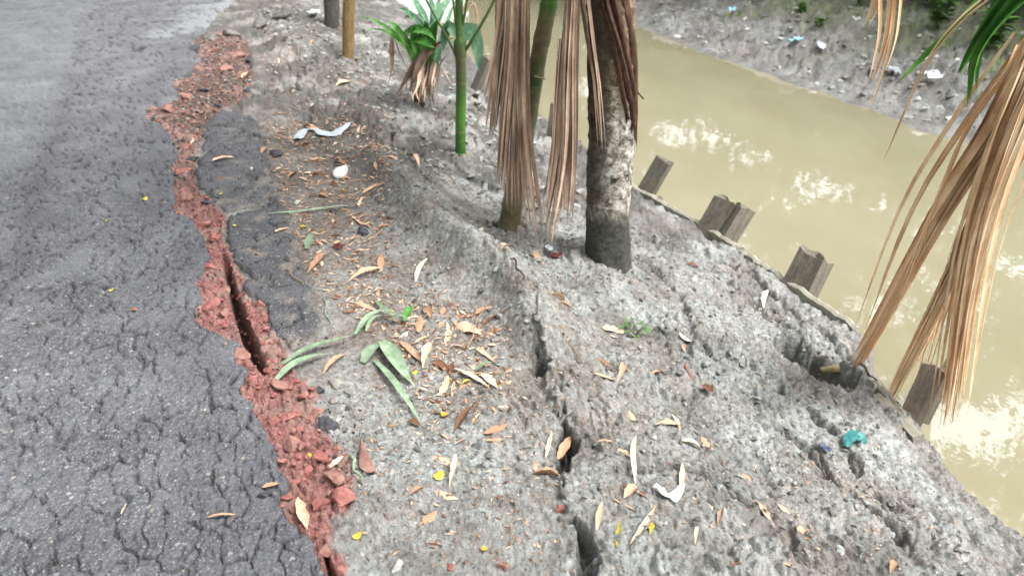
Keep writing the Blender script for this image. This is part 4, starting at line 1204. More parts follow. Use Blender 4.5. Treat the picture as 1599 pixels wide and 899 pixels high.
for i, (a, b, w, m, lab) in enumerate(LV):
    A, B = hits[2 * i], hits[2 * i + 1]
    kk = max(.06, min(.6, w / max(6.0, math.hypot(a[0] - b[0], a[1] - b[1]))))
    vis = (A - Vector((0, 0, CAMZ))).length / FPX
    asp = w * vis / max(.01, (A - B).length)
    o = link('dry_leaf', get_leaf(m, max(.07, min(.7, asp)), i % 7))
    lay(o, A, B)
    used_xy.append(((A + B) / 2).xy)
    tag(o, lab, 'leaf', G_LEAF)

# twigs and sticks
def stick(a, b, r, mat, lab, up=.01, mid=.0):
    A, B = hit(*a), hit(*b)
    c = [A.lerp(B, i / 6) + Vector((.008 * math.sin(i * 1.7), .006 * math.cos(i), up + mid * math.sin(math.pi * i / 6))) for i in range(7)]
    return tag(MB().tube(c, [r * (1 - .5 * i / 6) for i in range(7)], 6).build('stick', M[mat]), lab, 'stick')
stick((729, 548), (766, 465), .0035, 'twig', 'thin tan stick leaning over the broad crumpled leaf', .01, .02)
stick((505, 470), (519, 517), .0035, 'leaf_green_cut', 'thin greenish stalk at the right edge of the dark asphalt slab')
stick((447, 424), (475, 448), .004, 'twig', 'bent tan twig across the dark asphalt slab edge', .008, .01)
stick((741, 667), (746, 630), .003, 'twig', 'short pale twig beside the dark brown folded leaf')
stick((796, 857), (805, 787), .0025, 'twig', 'fine upright pale twig at the bottom middle of the mud')
stick((627, 209), (627, 187), .003, 'twig', 'short pale twig on the dark mound below the seedling')
stick((800, 405), (820, 440), .005, 'twig_dark', 'dark stick lying left of the thick palm trunk')
stick((319, 189), (326, 170), .004, 'twig', 'small tan twig bridging the red rubble and asphalt')
stick((872, 512), (905, 570), .0035, 'twig', 'curved tan twig on lumpy mud left of the green sprig', .012, .015)
stick((547, 717), (567, 757), .006, 'leaf_green_cut', 'grey green twig beside the red brick sliver', .012)
stick((1343, 574), (1372, 606), .006, 'twig_dark', 'dark stick poking out at the water edge under the fronds', .02)
stick((1480, 724), (1560, 712), .010, 'twig_dark', 'dark branch floating in the water at the lower right', .0)
stick((540, 250), (600, 235), .0025, 'twig', 'fine tan twig between the plastic strip and the dark mound', .008, .01)
stick((755, 385), (800, 392), .004, 'twig', 'tan twig across the ridge in front of the leaning palm', .008)

# cut green leaves, one heap but each blade lies loose
G_CUT = 'cut green blades on the mud'
def blade(pts, w, lab, up=.012, mat='leaf_green_cut', fold=.2, arch=.02):
    P = ground_hits(pts); n = len(P)
    P = [p + Vector((0, 0, up + arch * math.sin(math.pi * i / (n - 1)))) for i, p in enumerate(P)]
    P = curve(P, 12)
    return tag(MB().ribbon(P, blade_w(w, 12, .6), (0, 0, 1), fold).build('cut_leaf', M[mat]), lab, 'leaf', G_CUT)
blade([(433, 580), (480, 556), (530, 540), (560, 526)], .026, 'long cut green blade reaching left across the red rubble', .015)
blade([(430, 600), (458, 580), (490, 566), (515, 556)], .034, 'ragged lower green blade with split tip over the red rubble', .012)
blade([(556, 528), (575, 508), (594, 497), (604, 490)], .030, 'short folded green blade at the centre of the cut heap', .02)
blade([(572, 520), (584, 506), (606, 494)], .02, 'narrow green blade tucked under the folded one in the heap', .01)
blade([(588, 476), (604, 496), (622, 506), (652, 511)], .024, 'green blade bent to the right at the top of the heap', .02)
blade([(606, 508), (625, 508), (640, 508)], .016, 'thin straight green stalk at the top of the heap', .03)
blade([(632, 508), (640, 495), (647, 485)], .030, 'small dark green leaf scrap at the top of the heap', .02, 'palm_green')
blade([(568, 570), (582, 556), (600, 540)], .050, 'short broad pale green blade left of the broad cut leaf', .012)
blade([(597, 538), (612, 562), (630, 590), (648, 608)], .062, 'broadest cut green leaf with dark spots, pointing down right', .015)
blade([(585, 566), (612, 600), (640, 640), (661, 670)], .026, 'longest narrow green blade pointing down to the flat mud', .012)
blade([(742, 582), (760, 577), (780, 571)], .018, 'thin pale green blade beside the crossed pale leaves', .012)
blade([(480, 392), (486, 380), (490, 366)], .042, 'oval pale green leaf at the dark slab edge in the litter', .012)
blade([(420, 335), (470, 336), (530, 328), (560, 322)], .022, 'faded grey green strip lying across the litter above the slab', .006)

# ------------------------------------------------------------------ litter: plastic, foam, petals, lumps
def scrap(name, pts, wpx, mat, lab, cat, up=.012, seed=0, n=16, m=6, crumple=.012):
    P = curve([p + Vector((0, 0, up)) for p in ground_hits(pts)], n)
    k = (P[0] - Vector((0, 0, CAMZ))).length / FPX
    ws = np.interp(np.linspace(0, 1, n), np.linspace(0, 1, len(wpx)), wpx) * k
    V, F = [], []
    for i, p in enumerate(P):
        t = (P[min(i + 1, n - 1)] - P[max(i - 1, 0)]); s = t.cross(Vector((0, 0, 1))).normalized()
        for j in range(m):
            f = j / (m - 1) - .5
            q = p + s * (f * ws[i] * 1.25)
            q.z += crumple * (1 + mnoise.noise(Vector((q.x * 40, q.y * 40, seed)))) + .5 * crumple * mnoise.noise(Vector((q.x * 110, q.y * 110, seed)))
            V.append(q)
    for i in range(n - 1):
        for j in range(m - 1): a = i * m + j; F.append((a, a + 1, a + m + 1, a + m))
    return tag(MB().add(V, F).build(name, M[mat]), lab, cat)
scrap('plastic_scrap', [(467, 221), (475, 208), (492, 206), (504, 212), (520, 214), (534, 206), (546, 196)], [12, 10, 5, 13, 16, 11, 4], 'grey_plastic', 'torn white plastic strip on brown litter above the white lump', 'plastic scrap', .01, 1)
scrap('plastic_scrap', [(1022, 764), (1034, 774), (1046, 784), (1058, 776), (1066, 762)], [5, 10, 16, 12, 4], 'white_plastic', 'crumpled white plastic scrap beside the upright tan leaf', 'plastic scrap', .01, 2, crumple=.016)
scrap('plastic_scrap', [(1318, 706), (1325, 694), (1334, 688), (1342, 692), (1347, 702)], [5, 15, 18, 14, 5], 'teal_plastic', 'small crumpled teal wrapper on the mud near the canal edge', 'wrapper', .012, 3, crumple=.02)
scrap('plastic_scrap', [(1280, 697), (1288, 704), (1296, 710)], [5, 9, 4], 'navy_plastic', 'tiny navy scrap just left of the teal wrapper', 'plastic scrap', .008, 4)
scrap('plastic_scrap', [(853, 388), (858, 393), (863, 398)], [5, 7, 5], 'white_plastic', 'tiny white scrap left of the thick trunk foot', 'plastic scrap', .01, 5)
scrap('plastic_scrap', [(861, 400), (868, 404), (877, 402)], [7, 11, 6], 'red_plastic', 'dark red scrap touching the tiny white one by the trunk', 'plastic scrap', .01, 6)
scrap('plastic_scrap', [(521, 386), (530, 390), (538, 387)], [3, 7, 4], 'red_plastic', 'small crimson scrap in the litter below the round black lump', 'plastic scrap', .008, 7)
scrap('plastic_scrap', [(1230, 74), (1240, 71), (1250, 69)], [7, 9, 6], 'blue_plastic', 'pale blue plastic bit on the far bank mud', 'plastic scrap', .05, 8, crumple=.04)
scrap('plastic_scrap', [(1446, 128), (1455, 132), (1463, 130)], [12, 17, 12], 'white_plastic', 'white cup like scrap on the far bank beside the dry strand', 'plastic scrap', .06, 9, crumple=.06)
scrap('plastic_scrap', [(1276, 76), (1281, 80), (1283, 86)], [6, 9, 6], 'grey_plastic', 'dull white bit right of the pale blue plastic', 'plastic scrap', .05, 10, crumple=.04)
scrap('plastic_scrap', [(1384, 118), (1394, 118), (1400, 124)], [6, 9, 6], 'grey_plastic', 'greyish white bit on the far bank left of the cup scrap', 'plastic scrap', .05, 11, crumple=.04)
scrap('plastic_scrap', [(1137, 22), (1142, 26), (1147, 22)], [3, 6, 3], 'blue_plastic', 'tiny pale turquoise bit high on the far bank', 'plastic scrap', .06, 12, crumple=.05)
scrap('plastic_scrap', [(484, 28), (490, 26), (496, 24)], [7, 12, 8], 'white_plastic', 'pinkish white bit left of the dark grey trunk foot', 'plastic scrap', .03, 13, crumple=.03)

def lump(name, px, wpx, mat, lab, cat, group=None, flat_=.6, seed=0, sub=3, sink=.25, rough=.35):
    p = hit(*px); k = (p - Vector((0, 0, CAMZ))).length / FPX
    r = wpx * k / 2 * 1.25
    V, F = lump_geo(seed, sub, rough)
    o = MB().add([Vector((v[0] * r, v[1] * r * .85, v[2] * r * flat_)) for v in V], F).build(name, M[mat], None, None, sub > 2)
    o.location = (p.x, p.y + r * .3, float(surface([p.x], [p.y])[0]) + r * flat_ * (1 - 2 * sink) * .6)
    o.rotation_euler = (random.uniform(-.3, .3), random.uniform(-.3, .3), random.uniform(0, 6))
    used_xy.append(Vector((p.x, p.y)))
    return tag(o, lab, cat, group)
lump('foam_lump', (532, 274), 36, 'white_foam', 'bright white lump lying in the brown leaf litter', 'foam lump', None, .42, 3, 3, .15, .15)
lump('stone', (566, 366), 23, 'stone_dark', 'round black lump in the litter below the oval tan leaf', 'stone', None, .8, 8)
lump('stone', (520, 333), 19, 'stone_dark', 'dark flat lump in the litter left of the oval tan leaf', 'stone', None, .4, 9)
lump('asphalt_lump', (509, 672), 36, 'stone_dark', 'big dark asphalt lump right of the brightest red bricks', 'asphalt lump', None, .7, 12)
lump('asphalt_lump', (430, 245), 26, 'stone_dark', 'dark lump at the right edge of the broken asphalt', 'asphalt lump', None, .5, 13)
lump('asphalt_lump', (317, 145), 15, 'stone_dark', 'grey stone sitting in the wide red rubble patch', 'asphalt lump', None, .6, 14)
lump('asphalt_lump', (412, 776), 17, 'stone_dark', 'small dark lump on the lower broken road edge', 'asphalt lump', None, .5, 15)
for q, (px, w, lab) in enumerate((((346, 166), 20, 'black asphalt bit at the foot of the wide red patch'), ((300, 78), 20, 'dark broken asphalt bit at the top left of the red patch'), ((330, 62), 26, 'dark clod on the upper rim of the red patch'),
                     ((362, 56), 26, 'dark clod at the upper right rim of the red patch'), ((388, 96), 20, 'dark clod on the right rim of the red patch'), ((386, 142), 18, 'dark lump at the lower right of the red patch'),
                     ((296, 120), 22, 'asphalt bit breaking into the left of the red patch'), ((404, 40), 28, 'dark mud clod above the red patch, nearest the road'), ((440, 30), 26, 'dark mud clod above the red patch, nearest the trunks'),
                     ((322, 318), 20, 'dark asphalt bit crossing the red strip'), ((300, 250), 16, 'dark asphalt bit on the narrow red strip'), ((498, 612), 22, 'dark asphalt bit right of the ragged green blade'), ((400, 212), 16, 'black crumb at the corner between the two upper slabs'))):
    lump('asphalt_lump', px, w, 'stone_dark' if q not in (2, 3, 7, 8) else 'clod_dark', lab, 'asphalt lump', 'dark lumps along the break', .45, 60 + q, 3, .35, .5)
lump('stone', (620, 889), 21, 'stone_pale', 'white pebble at the bottom near the red split', 'stone', None, .5, 16)
lump('stone', (464, 318), 11, 'stone_pale', 'small cream pebble left of the dark flat lump', 'stone', None, .6, 17)
lump('stone', (528, 658), 10, 'stone_pale', 'tiny white pebble touching the big dark asphalt lump', 'stone', None, .7, 18)
lump('stone', (392, 265), 8, 'stone_pale', 'tiny white pebble on the dark asphalt piece', 'stone', None, .7, 19)
lump('stone', (480, 380), 15, 'stone_pale', 'tan pebble among yellow bits at the slab edge', 'stone', None, .7, 22)
for q, (px, w, lab) in enumerate(((( 522, 606), 22, 'grey stone above the big dark asphalt lump'), ((545, 612), 18, 'grey stone right of the cut blade and red rubble'), ((545, 640), 20, 'brownish stone above the red brick sliver'),
                     ((562, 655), 16, 'dark stone by the head of the red brick sliver'), ((520, 630), 17, 'flat grey stone touching the big dark asphalt lump'), ((556, 690), 14, 'small grey stone left of the red brick sliver'))):
    lump('stone', px, w, 'clod', lab, 'stone', None, .6, 30 + q)
# petals
def petal(px, w, lab, mat='leaf_yellow'):
    p = hit(*px); k = (p - Vector((0, 0, CAMZ))).length / FPX; r = w * k * .45
    b = MB(); V = [(0, 0, .2 * r)] + [(r * math.cos(a) * (1 + .2 * math.sin(3 * a)), r * math.sin(a) * .9, r * .25 * math.sin(2 * a + px[0])) for a in np.linspace(0, 2 * math.pi, 11)[:-1]]
    o = b.add(V, [(0, 1 + i, 1 + (i + 1) % 10) for i in range(10)]).build('petal', M[mat])
    o.location = (p.x, p.y, float(surface([p.x], [p.y])[0]) + .008); o.rotation_euler = (.2, -.2, px[0])
    return tag(o, lab, 'petal', 'yellow petals')
for px, w, lab in (((175, 455), 10, 'bright yellow petal alone on the cracked road'), ((227, 312), 9, 'yellow petal on the road nearest the red strip'), ((168, 346), 7, 'faded yellow petal on the road above the bright one'),
                   ((695, 648), 17, 'bright yellow petal left of the dark brown folded leaf'), ((757, 859), 12, 'yellow petal on the flat grey mud at the bottom'), ((612, 488), 9, 'small yellow petal in the cut green heap'),
                   ((647, 583), 11, 'orange yellow petal left of the tan leaf'), ((345, 304), 6, 'lime petal on the upper dark asphalt piece'), ((367, 354), 6, 'lime petal on the lower dark asphalt slab'),
                   ((685, 745), 20, 'pale yellow blossom left of the slender cream leaf'), ((558, 837), 18, 'yellow scrap on pale mud right of the red split'), ((486, 712), 12, 'olive yellow petal on the red bricks'),
                   ((737, 589), 7, 'yellow dot petal on the crossed pale leaves'), ((474, 355), 11, 'pale yellow bit among litter at the slab edge')):
    petal(px, w, lab)
o = petal((210, 485), 11, 'reddish brown leaf chip on the road below the yellow petal', 'leaf_brown')
o.name = 'leaf_chip'; o['category'] = 'leaf'; o['group'] = G_LEAF

# brick lumps one can pick out
G_BR = 'red brick lumps in the broken road edge'
BR = [((374, 558), 26, 'rounded red lump on the road edge below the black gap'), ((474, 624), 20, 'purplish red brick bit above the bright red lump'), ((456, 652), 40, 'largest bright red brick lump'),
      ((492, 650), 24, 'red brick bit between the largest lump and the dark asphalt lump'), ((441, 781), 22, 'dull red bit at the road edge left of the broad tan leaf'), ((453, 768), 15, 'pinkish small brick bit above the dull red one'),
      ((522, 750), 34, 'blocky red brick lump at the right edge of the rubble'), ((532, 786), 38, 'lowest big red brick lump on the right of the rubble'), ((500, 720), 24, 'red brick bit by the pinkish pale leaf'),
      ((345, 458), 26, 'rounded brick lump left of the black gap'), ((325, 420), 24, 'red lump at the left of the gap head'), ((330, 480), 30, 'reddish lump where the left rubble bulges'),
      ((350, 495), 24, 'dusty red lump on the left lip of the gap'), ((318, 355), 22, 'red lump in the narrow strip above the gap'), ((332, 375), 22, 'red lump touching the top of the gap'),
      ((285, 312), 22, 'red lump on the narrow strip by the road'), ((283, 270), 22, 'red lump low on the narrow strip'), ((290, 232), 20, 'dull red lump on the narrow strip beside dark asphalt'),
      ((300, 190), 22, 'red lump where the strip widens to the patch'), ((262, 172), 22, 'red lump on the spur reaching into the road'), ((236, 172), 16, 'tip lump of the red spur in the road'),
      ((290, 150), 24, 'red lump left of the grey stone in the patch'), ((350, 110), 26, 'dusty lump in the middle of the wide red patch'), ((330, 82), 24, 'reddish lump at the top of the wide patch'),
      ((370, 90), 22, 'brown red lump in the upper right of the wide patch'), ((425, 560), 24, 'red lump at the bottom end of the gap'), ((400, 600), 26, 'dark red lump on the road edge below the gap'),
      ((435, 610), 26, 'red lump left of the ragged green blade tip'), ((415, 500), 18, 'red lump on the right wall of the gap'), ((405, 480), 16, 'small red lump at the slab side of the gap'),
      ((455, 700), 26, 'dull brown red lump in the middle of the rubble'), ((478, 745), 24, 'red lump above the broad tan leaf'), ((500, 790), 26, 'red lump right of the broad tan leaf'),
      ((505, 868), 28, 'last red lump in the split at the bottom'), ((430, 660), 20, 'dusty lump by the dark hollow at the road edge'), ((879, 798), 22, 'lone brick bit down in the long mud crack'),
      ((786, 886), 18, 'flat red brick chip on the mud at the bottom'), ((704, 888), 14, 'tiny brick chip near the white pebble')]
for q, (px, w, lab) in enumerate(BR):
    lump('brick_lump', px, w * (1.1 if px[1] > 260 else .8), 'brick' if q % 3 and px[1] > 200 else 'brick_dull', lab, 'brick', G_BR, .62, 200 + q % 19, 2, .42, .45)
# upright sliver of brick
A, B = hit(562, 690), hit(580, 748)
V, F = lump_geo(213, 3, .35); c_ = (A + B) / 2; d_ = B - A
o = MB().add([Vector((v[0] * d_.length * .62, v[1] * .030, v[2] * .016)) for v in V], F).build('brick_lump', M['brick_dull'])
o.location = (c_.x, c_.y, float(surface([c_.x], [c_.y])[0]) + .006); o.rotation_euler = (.15, -.05, math.atan2(d_.y, d_.x))
tag(o, 'long red brown brick sliver right of the rubble', 'brick', G_BR)

# ------------------------------------------------------------------ smaller leaves scattered in the litter, each named by what it lies closest to
ORD = ['closest', 'second closest', 'third closest', 'fourth closest', 'fifth closest', 'sixth closest', 'seventh closest', 'eighth closest', 'ninth closest', 'tenth closest', 'eleventh closest', 'twelfth closest', 'thirteenth closest', 'fourteenth closest', 'fifteenth closest', 'sixteenth closest']
marks = [('the white lump', (532, 272)), ('the white plastic strip', (505, 210)), ('the round black lump', (566, 366)), ('the teal wrapper', (1332, 696)), ('the white plastic scrap', (1046, 775)), ('the thick trunk foot', (948, 402)),
         ('the leaning palm foot', (795, 352)), ('the young green palm foot', (719, 242)), ('the seedling foot', (655, 160)), ('the broadest cut green leaf', (622, 575)), ('the crossed pale leaves', (745, 595)),
         ('the bright yellow mud petal', (695, 648)), ('the green sprig', (992, 515)), ('the largest pale leaf', (1000, 825)), ('the slim tan trunk', (541, 90)), ('the slender cream leaf', (707, 737)), ('the large orange crack leaf', (881, 700)), ('the white pebble', (620, 889)), ('the dark hollow', (1230, 555))]
mw = ground_hits([m[1] for m in marks])
zones_px = [([(420, 200), (560, 190), (640, 240), (600, 300), (620, 420), (560, 480), (500, 470), (455, 340)], 90), ([(560, 480), (640, 440), (790, 500), (800, 600), (700, 640), (600, 520)], 44),
            ([(640, 640), (870, 620), (900, 720), (860, 890), (640, 890)], 13), ([(880, 430), (1100, 440), (1250, 640), (1400, 860), (1100, 890), (920, 880), (900, 640)], 20), ([(430, 60), (560, 100), (600, 220), (440, 200)], 14), ([(320, 70), (390, 70), (320, 300), (280, 330)], 5)]
cands = []
for zp, n in zones_px:
    zw = np.array(flat(zp, -.1)); lo, hi = zw.min(0), zw.max(0); got = 0
    while got < n:
        q = rng.uniform(lo, hi)
        if sdf(zw, np.array([q[0]]), np.array([q[1]]))[0] > 0: continue
        got += 1; cands.append(Vector((q[0], q[1])))
by = {}
for q in cands:
    k = min(range(len(mw)), key=lambda i: (mw[i].xy - q).length)
    by.setdefault(k, []).append(q)
CN = {'leaf_tan': 'tan', 'leaf_orange': 'rusty', 'leaf_pale': 'cream', 'leaf_brown': 'brown'}
for k, qs in by.items():
    qs.sort(key=lambda q: (mw[k].xy - q).length)
    for j, q in enumerate(qs[:len(ORD)]):
        m = random.choices(LEAFMATS, (4, 5, 1, 3))[0]
        a = random.uniform(0, math.pi); L = random.uniform(.05, .105)
        e = Vector((math.cos(a), math.sin(a))) * L / 2
        h = surface([q.x - e.x, q.x + e.x], [q.y - e.y, q.y + e.y])
        o = link('dry_leaf', get_leaf(m, random.choice((.14, .2, .26, .36)), (j * 3 + k) % 11))
        lay(o, Vector((q.x - e.x, q.y - e.y, float(h[0]))), Vector((q.x + e.x, q.y + e.y, float(h[1]))), random.uniform(-.005, .004), .4)
        tag(o, f"small {CN[m]} dry leaf, {ORD[j]} small leaf to {marks[k][0]}", 'leaf', 'small dry leaves in the litter')

# ------------------------------------------------------------------ uncountable small stuff
def in_poly_pts(poly_w, n):
    z = np.array(poly_w); lo, hi = z.min(0), z.max(0); out = []
    c = 0
    while c < n:
        q = rng.uniform(lo, hi, (n * 3, 2)); q = q[sdf(z, q[:, 0], q[:, 1]) < 0]; out.append(q); c += len(q)
    return np.concatenate(out)[:n]
def off_road(p, d=.004):
    return p[sdf(road_poly, p[:, 0], p[:, 1]) > d]
def scatter_lumps(name, pts, rlo, rhi, mats, label, sub=1, flat_=.7, sink=.3, pw=2.5, smooth=False):
    b = MB(); h = surface(pts[:, 0], pts[:, 1])
    geos = [lump_geo(300 + i, sub, .4) for i in range(12)]
    allv, allf, mi, off = [], [], [], 0
    for i, (x, y) in enumerate(pts):
        V, F = geos[i % 12]; V = np.array([tuple(v) for v in V])
        r = rlo + (rhi - rlo) * random.random() ** pw
        a = random.uniform(0, 6.28); c, s = math.cos(a), math.sin(a)
        W = V * np.array([r, r * random.uniform(.6, .95), r * flat_])
        W = np.stack([W[:, 0] * c - W[:, 1] * s + x, W[:, 0] * s + W[:, 1] * c + y, W[:, 2] + h[i] + r * flat_ * (.5 - sink)], -1)
        allv.append(W); allf.append(np.array(F) + off); off += len(V); mi += [random.randrange(len(mats))] * len(F)
    me = np_mesh(name, np.concatenate(allv), np.concatenate(allf), mats[0], None, smooth)
    for m in mats[1:]: me.materials.append(m)
    me.polygons.foreach_set('material_index', np.array(mi, np.int32))
    return tag(link(name, me), label, None, None, 'stuff')
rp = np.concatenate([off_road(in_poly_pts(red_w, 5200)), in_poly_pts(red_w, 60)])
scatter_lumps('brick_rubble', rp[rp[:, 1] < 4.2], .003, .021, [M['brick'], M['brick'], M['brick_dull']], 'fine red brick rubble filling the broken road edge', 1, .8, .2)
scatter_lumps('brick_rubble', rp[rp[:, 1] >= 4.2], .004, .026, [M['brick_dull'], M['brick_dull'], M['clod'], M['stone_dark']], 'dusty pinkish brick rubble in the wide patch at the road edge', 1, .7, .35)
bank_w = flat([(560, 250), (760, 330), (980, 330), (1100, 372), (1320, 520), (1420, 690), (1590, 890), (560, 899), (640, 600)], -.3)
scatter_lumps('mud_crumbs', np.concatenate([in_poly_pts(bank_w, 5000), in_poly_pts(flat([(440, 90), (600, 60), (800, 200), (960, 300), (780, 340), (600, 260), (520, 200)], -.1), 1100)]), .003, .024, [M['clod'], M['mud'], M['clod_dark']], 'loose mud crumbs over the churned bank', 2, .6, .45, 3.0, False)
scatter_lumps('mud_clods', in_poly_pts(flat([(400, 20), (640, 10), (760, 120), (900, 230), (960, 320), (800, 330), (640, 250), (560, 170), (420, 90)], -.1), 2600), .006, .05, [M['clod_dark'], M['clod'], M['mud']], 'rough mud clods around the young palms', 2, .6, .45, 2.6, False)
fb = rng.uniform((1.5, 5), (14, 22), (16000, 2)); fe = fb[:, 0] - x_far(fb[:, 1]); fb = fb[(fe > .15) & (fe < 4.0)][:4200]
scatter_lumps('far_bank_clods', fb, .012, .085, [M['clod_dark'], M['clod'], M['mud'], M['clod_dark'], M['mud'], M['clod'], M['stone_pale']], 'rough clods and grit on the far bank', 1, .55, .45, 3.0, False)
scatter_lumps('asphalt_crumbs', np.concatenate([in_poly_pts(flat([(300, 180), (420, 180), (500, 480), (540, 600), (470, 560), (330, 330)], -.02), 420), in_poly_pts(flat([(490, 590), (560, 600), (570, 700), (560, 800), (500, 700)], -.03), 260)]), .003, .012, [M['stone_dark'], M['clod'], M['stone_dark']], 'crumbs of asphalt along the break', 1)
scatter_lumps('gravel', in_poly_pts(flat([(430, 200), (600, 200), (800, 520), (860, 890), (560, 890), (500, 480)], -.05), 500), .0025, .008, [M['stone_pale'], M['clod'], M['stone_dark']], 'small grit scattered over the verge', 1)

def flakes(name, groups, label):
    V, F, mi = [], [], []
    for pts, slo, shi in groups:
        h = surface(pts[:, 0], pts[:, 1])
        for i, (x, y) in enumerate(pts):
            L = slo + (shi - slo) * random.random() ** 2; w = L * random.uniform(.15, .45); a = random.uniform(0, 6.28)
            c, s = math.cos(a), math.sin(a); z0 = float(h[i]) + random.uniform(.001, .008); tz = random.uniform(-.35, .35) * L; k = random.uniform(-.2, .3) * L
            o = len(V)
            for (p, q, zz) in ((-.5 * L, 0, -tz / 2), (0, -w / 2, k * .3), (.5 * L, 0, tz / 2), (0, w / 2, k * .3), (0, 0, k)):
                V.append((x + p * c - q * s, y + p * s + q * c, z0 + zz))
            F += [(o, o + 1, o + 4), (o + 1, o + 2, o + 4), (o + 2, o + 3, o + 4), (o + 3, o, o + 4)]; mi += [random.choices(range(5), (4, 4, 1.2, 4, .25))[0]] * 4
    me = np_mesh(name, np.array(V), np.array(F), M['leaf_tan'], None, False)
    for m in ('leaf_orange', 'leaf_pale', 'leaf_brown', 'leaf_olive'): me.materials.append(M[m])
    me.polygons.foreach_set('material_index', np.array(mi, np.int32))
    return tag(link(name, me), label, None, None, 'stuff')
flakes('leaf_litter', [(in_poly_pts(flat([(410, 190), (560, 180), (620, 250), (610, 300), (620, 430), (560, 500), (500, 470), (440, 320)], -.04), 2500), .008, .055),
                       (in_poly_pts(flat([(540, 480), (660, 440), (800, 520), (800, 640), (680, 650), (600, 560)], -.06), 800), .008, .05),
                       (in_poly_pts(flat([(560, 600), (860, 610), (900, 890), (560, 890)], -.08), 700), .005, .028),
                       (in_poly_pts(flat([(850, 420), (1120, 430), (1560, 890), (880, 890)], -.3), 1000), .004, .022),
                       (in_poly_pts(flat([(400, 40), (560, 80), (640, 200), (420, 200)], 0), 1300), .008, .05),
                       (in_poly_pts(red_w, 260), .005, .02), (in_poly_pts(flat([(20, 250), (260, 250), (480, 880), (20, 880)], 0), 120), .003, .012)], 'crumbled dry leaf bits strewn over the bank')

# the small green sprig
sp = hit(992, 522)
root = empty('weed_sprig', sp, 'small green weed sprig on the mud in front of the thick trunk', 'plant')
st_ = MB()
for k in range(4):
    a = k * 1.7; st_.tube([Vector((0, 0, -.01)), Vector((.02 * math.cos(a), .02 * math.sin(a), .03)), Vector((.045 * math.cos(a), .045 * math.sin(a), .05))], [.002, .002, .001], 5)
st_.build('stem', M['weed'], root)
for k in range(18):
    a = k * 2.4; r = .02 + .035 * random.random()
    b_ = Vector((r * math.cos(a), r * math.sin(a), random.uniform(.015, .06))); e = b_ + Vector((.03 * math.cos(a), .03 * math.sin(a), random.uniform(-.01, .012)))
    MB().ribbon([b_, b_.lerp(e, .35), b_.lerp(e, .7), e], [.003, .013, .012, .002], (0, 0, 1), .2).build('leaf', M['weed'], root)

# ------------------------------------------------------------------ far bank: grass, weeds, trees
def tufts(name, pts, hgt, wd, mats, label, per=7):
    V, F, mi = [], [], []
    h = terrain(pts[:, 0], pts[:, 1], False)
    for i, (x, y) in enumerate(pts):
        for k in range(per):
            a = random.uniform(0, 6.28); L = hgt * random.uniform(.5, 1.2); w = wd * random.uniform(.6, 1.2); l = random.uniform(.15, .8) * L
            bx, by_ = x + random.uniform(-.06, .06), y + random.uniform(-.06, .06); c, s = math.cos(a), math.sin(a); o = len(V)
            z = float(h[i]) - .01
            V += [(bx - s * w, by_ + c * w, z), (bx + s * w, by_ - c * w, z), (bx + c * l * .4 + s * w * .8, by_ + s * l * .4 - c * w * .8, z + L * .6), (bx + c * l * .4 - s * w * .8, by_ + s * l * .4 + c * w * .8, z + L * .6), (bx + c * l, by_ + s * l, z + L * .8), (bx + c * l, by_ + s * l, z + L * .8 + .001)]
            F += [(o, o + 1, o + 2, o + 3), (o + 3, o + 2, o + 4, o + 5)]; mi += [i % len(mats)] * 2
    me = np_mesh(name, np.array(V), np.array(F), mats[0], None, True)
    for m in mats[1:]: me.materials.append(m)
    me.polygons.foreach_set('material_index', np.array(mi, np.int32))
    return tag(link(name, me), label, None, None, 'stuff')
gp = rng.uniform((1.5, 6), (16, 26), (9000, 2))
ee = gp[:, 0] - x_far(gp[:, 1])
pr = np.clip((ee - 1.0 + 1.6 * perlin(gp[:, 0] * .8, gp[:, 1] * .8, 200)) / 2.5, 0, 1)
gp = gp[(rng.random(len(gp)) < pr)]
tufts('bank_grass', gp[:4200], .16, .006, [M['grass'], M['weed'], M['grass']], 'thin grass growing over the top of the far bank')

def weed(px, n, hgt, lw, label):
    p = hit(*px)
    r = empty('bank_weed', p, label, 'plant', 'leafy weeds on the far bank')
    b = MB(); lv = []
    for k in range(5):
        a = k * 1.26; t = Vector((.25 * hgt * math.cos(a), .25 * hgt * math.sin(a), hgt * random.uniform(.7, 1)))
        b.tube([Vector((0, 0, -.02)), t * .5 + Vector((0, 0, .05)), t], [.008, .006, .003], 5)
        for j in range(n):
            q = t * random.uniform(.25, 1); aa = random.uniform(0, 6.28); e = q + Vector((math.cos(aa), math.sin(aa), random.uniform(-.3, .3))) * lw * 1.8
            lv.append((q, e))
    b.build('stem', M['weed'], r)
    lb = MB()
    for q, e in lv: lb.ribbon([q, q.lerp(e, .3), q.lerp(e, .7), e], [lw * .2, lw, lw * .8, lw * .1], (0, 0, 1), .2)
    lb.build('foliage', M['weed'], r)
weed((1462, 48), 26, .55, .07, 'leafy light green weed on the far bank above the cup scrap')
weed((1452, 14), 20, .5, .07, 'leafy weed at the top of the far bank behind the light green one')
weed((1545, 80), 24, .5, .08, 'dark leafy weed behind the green palm blades')
weed((1340, 8), 16, .35, .06, 'low yellowish weed at the top of the far bank beside orange strands')
weed((1280, 40), 8, .12, .05, 'tiny flat weed on the far bank above the pale blue plastic')
weed((1250, 20), 10, .16, .05, 'small green weed left of the tiny flat one on the far bank')
weed((1580, 30), 24, .6, .09, 'tall leafy weed at the corner of the far bank')

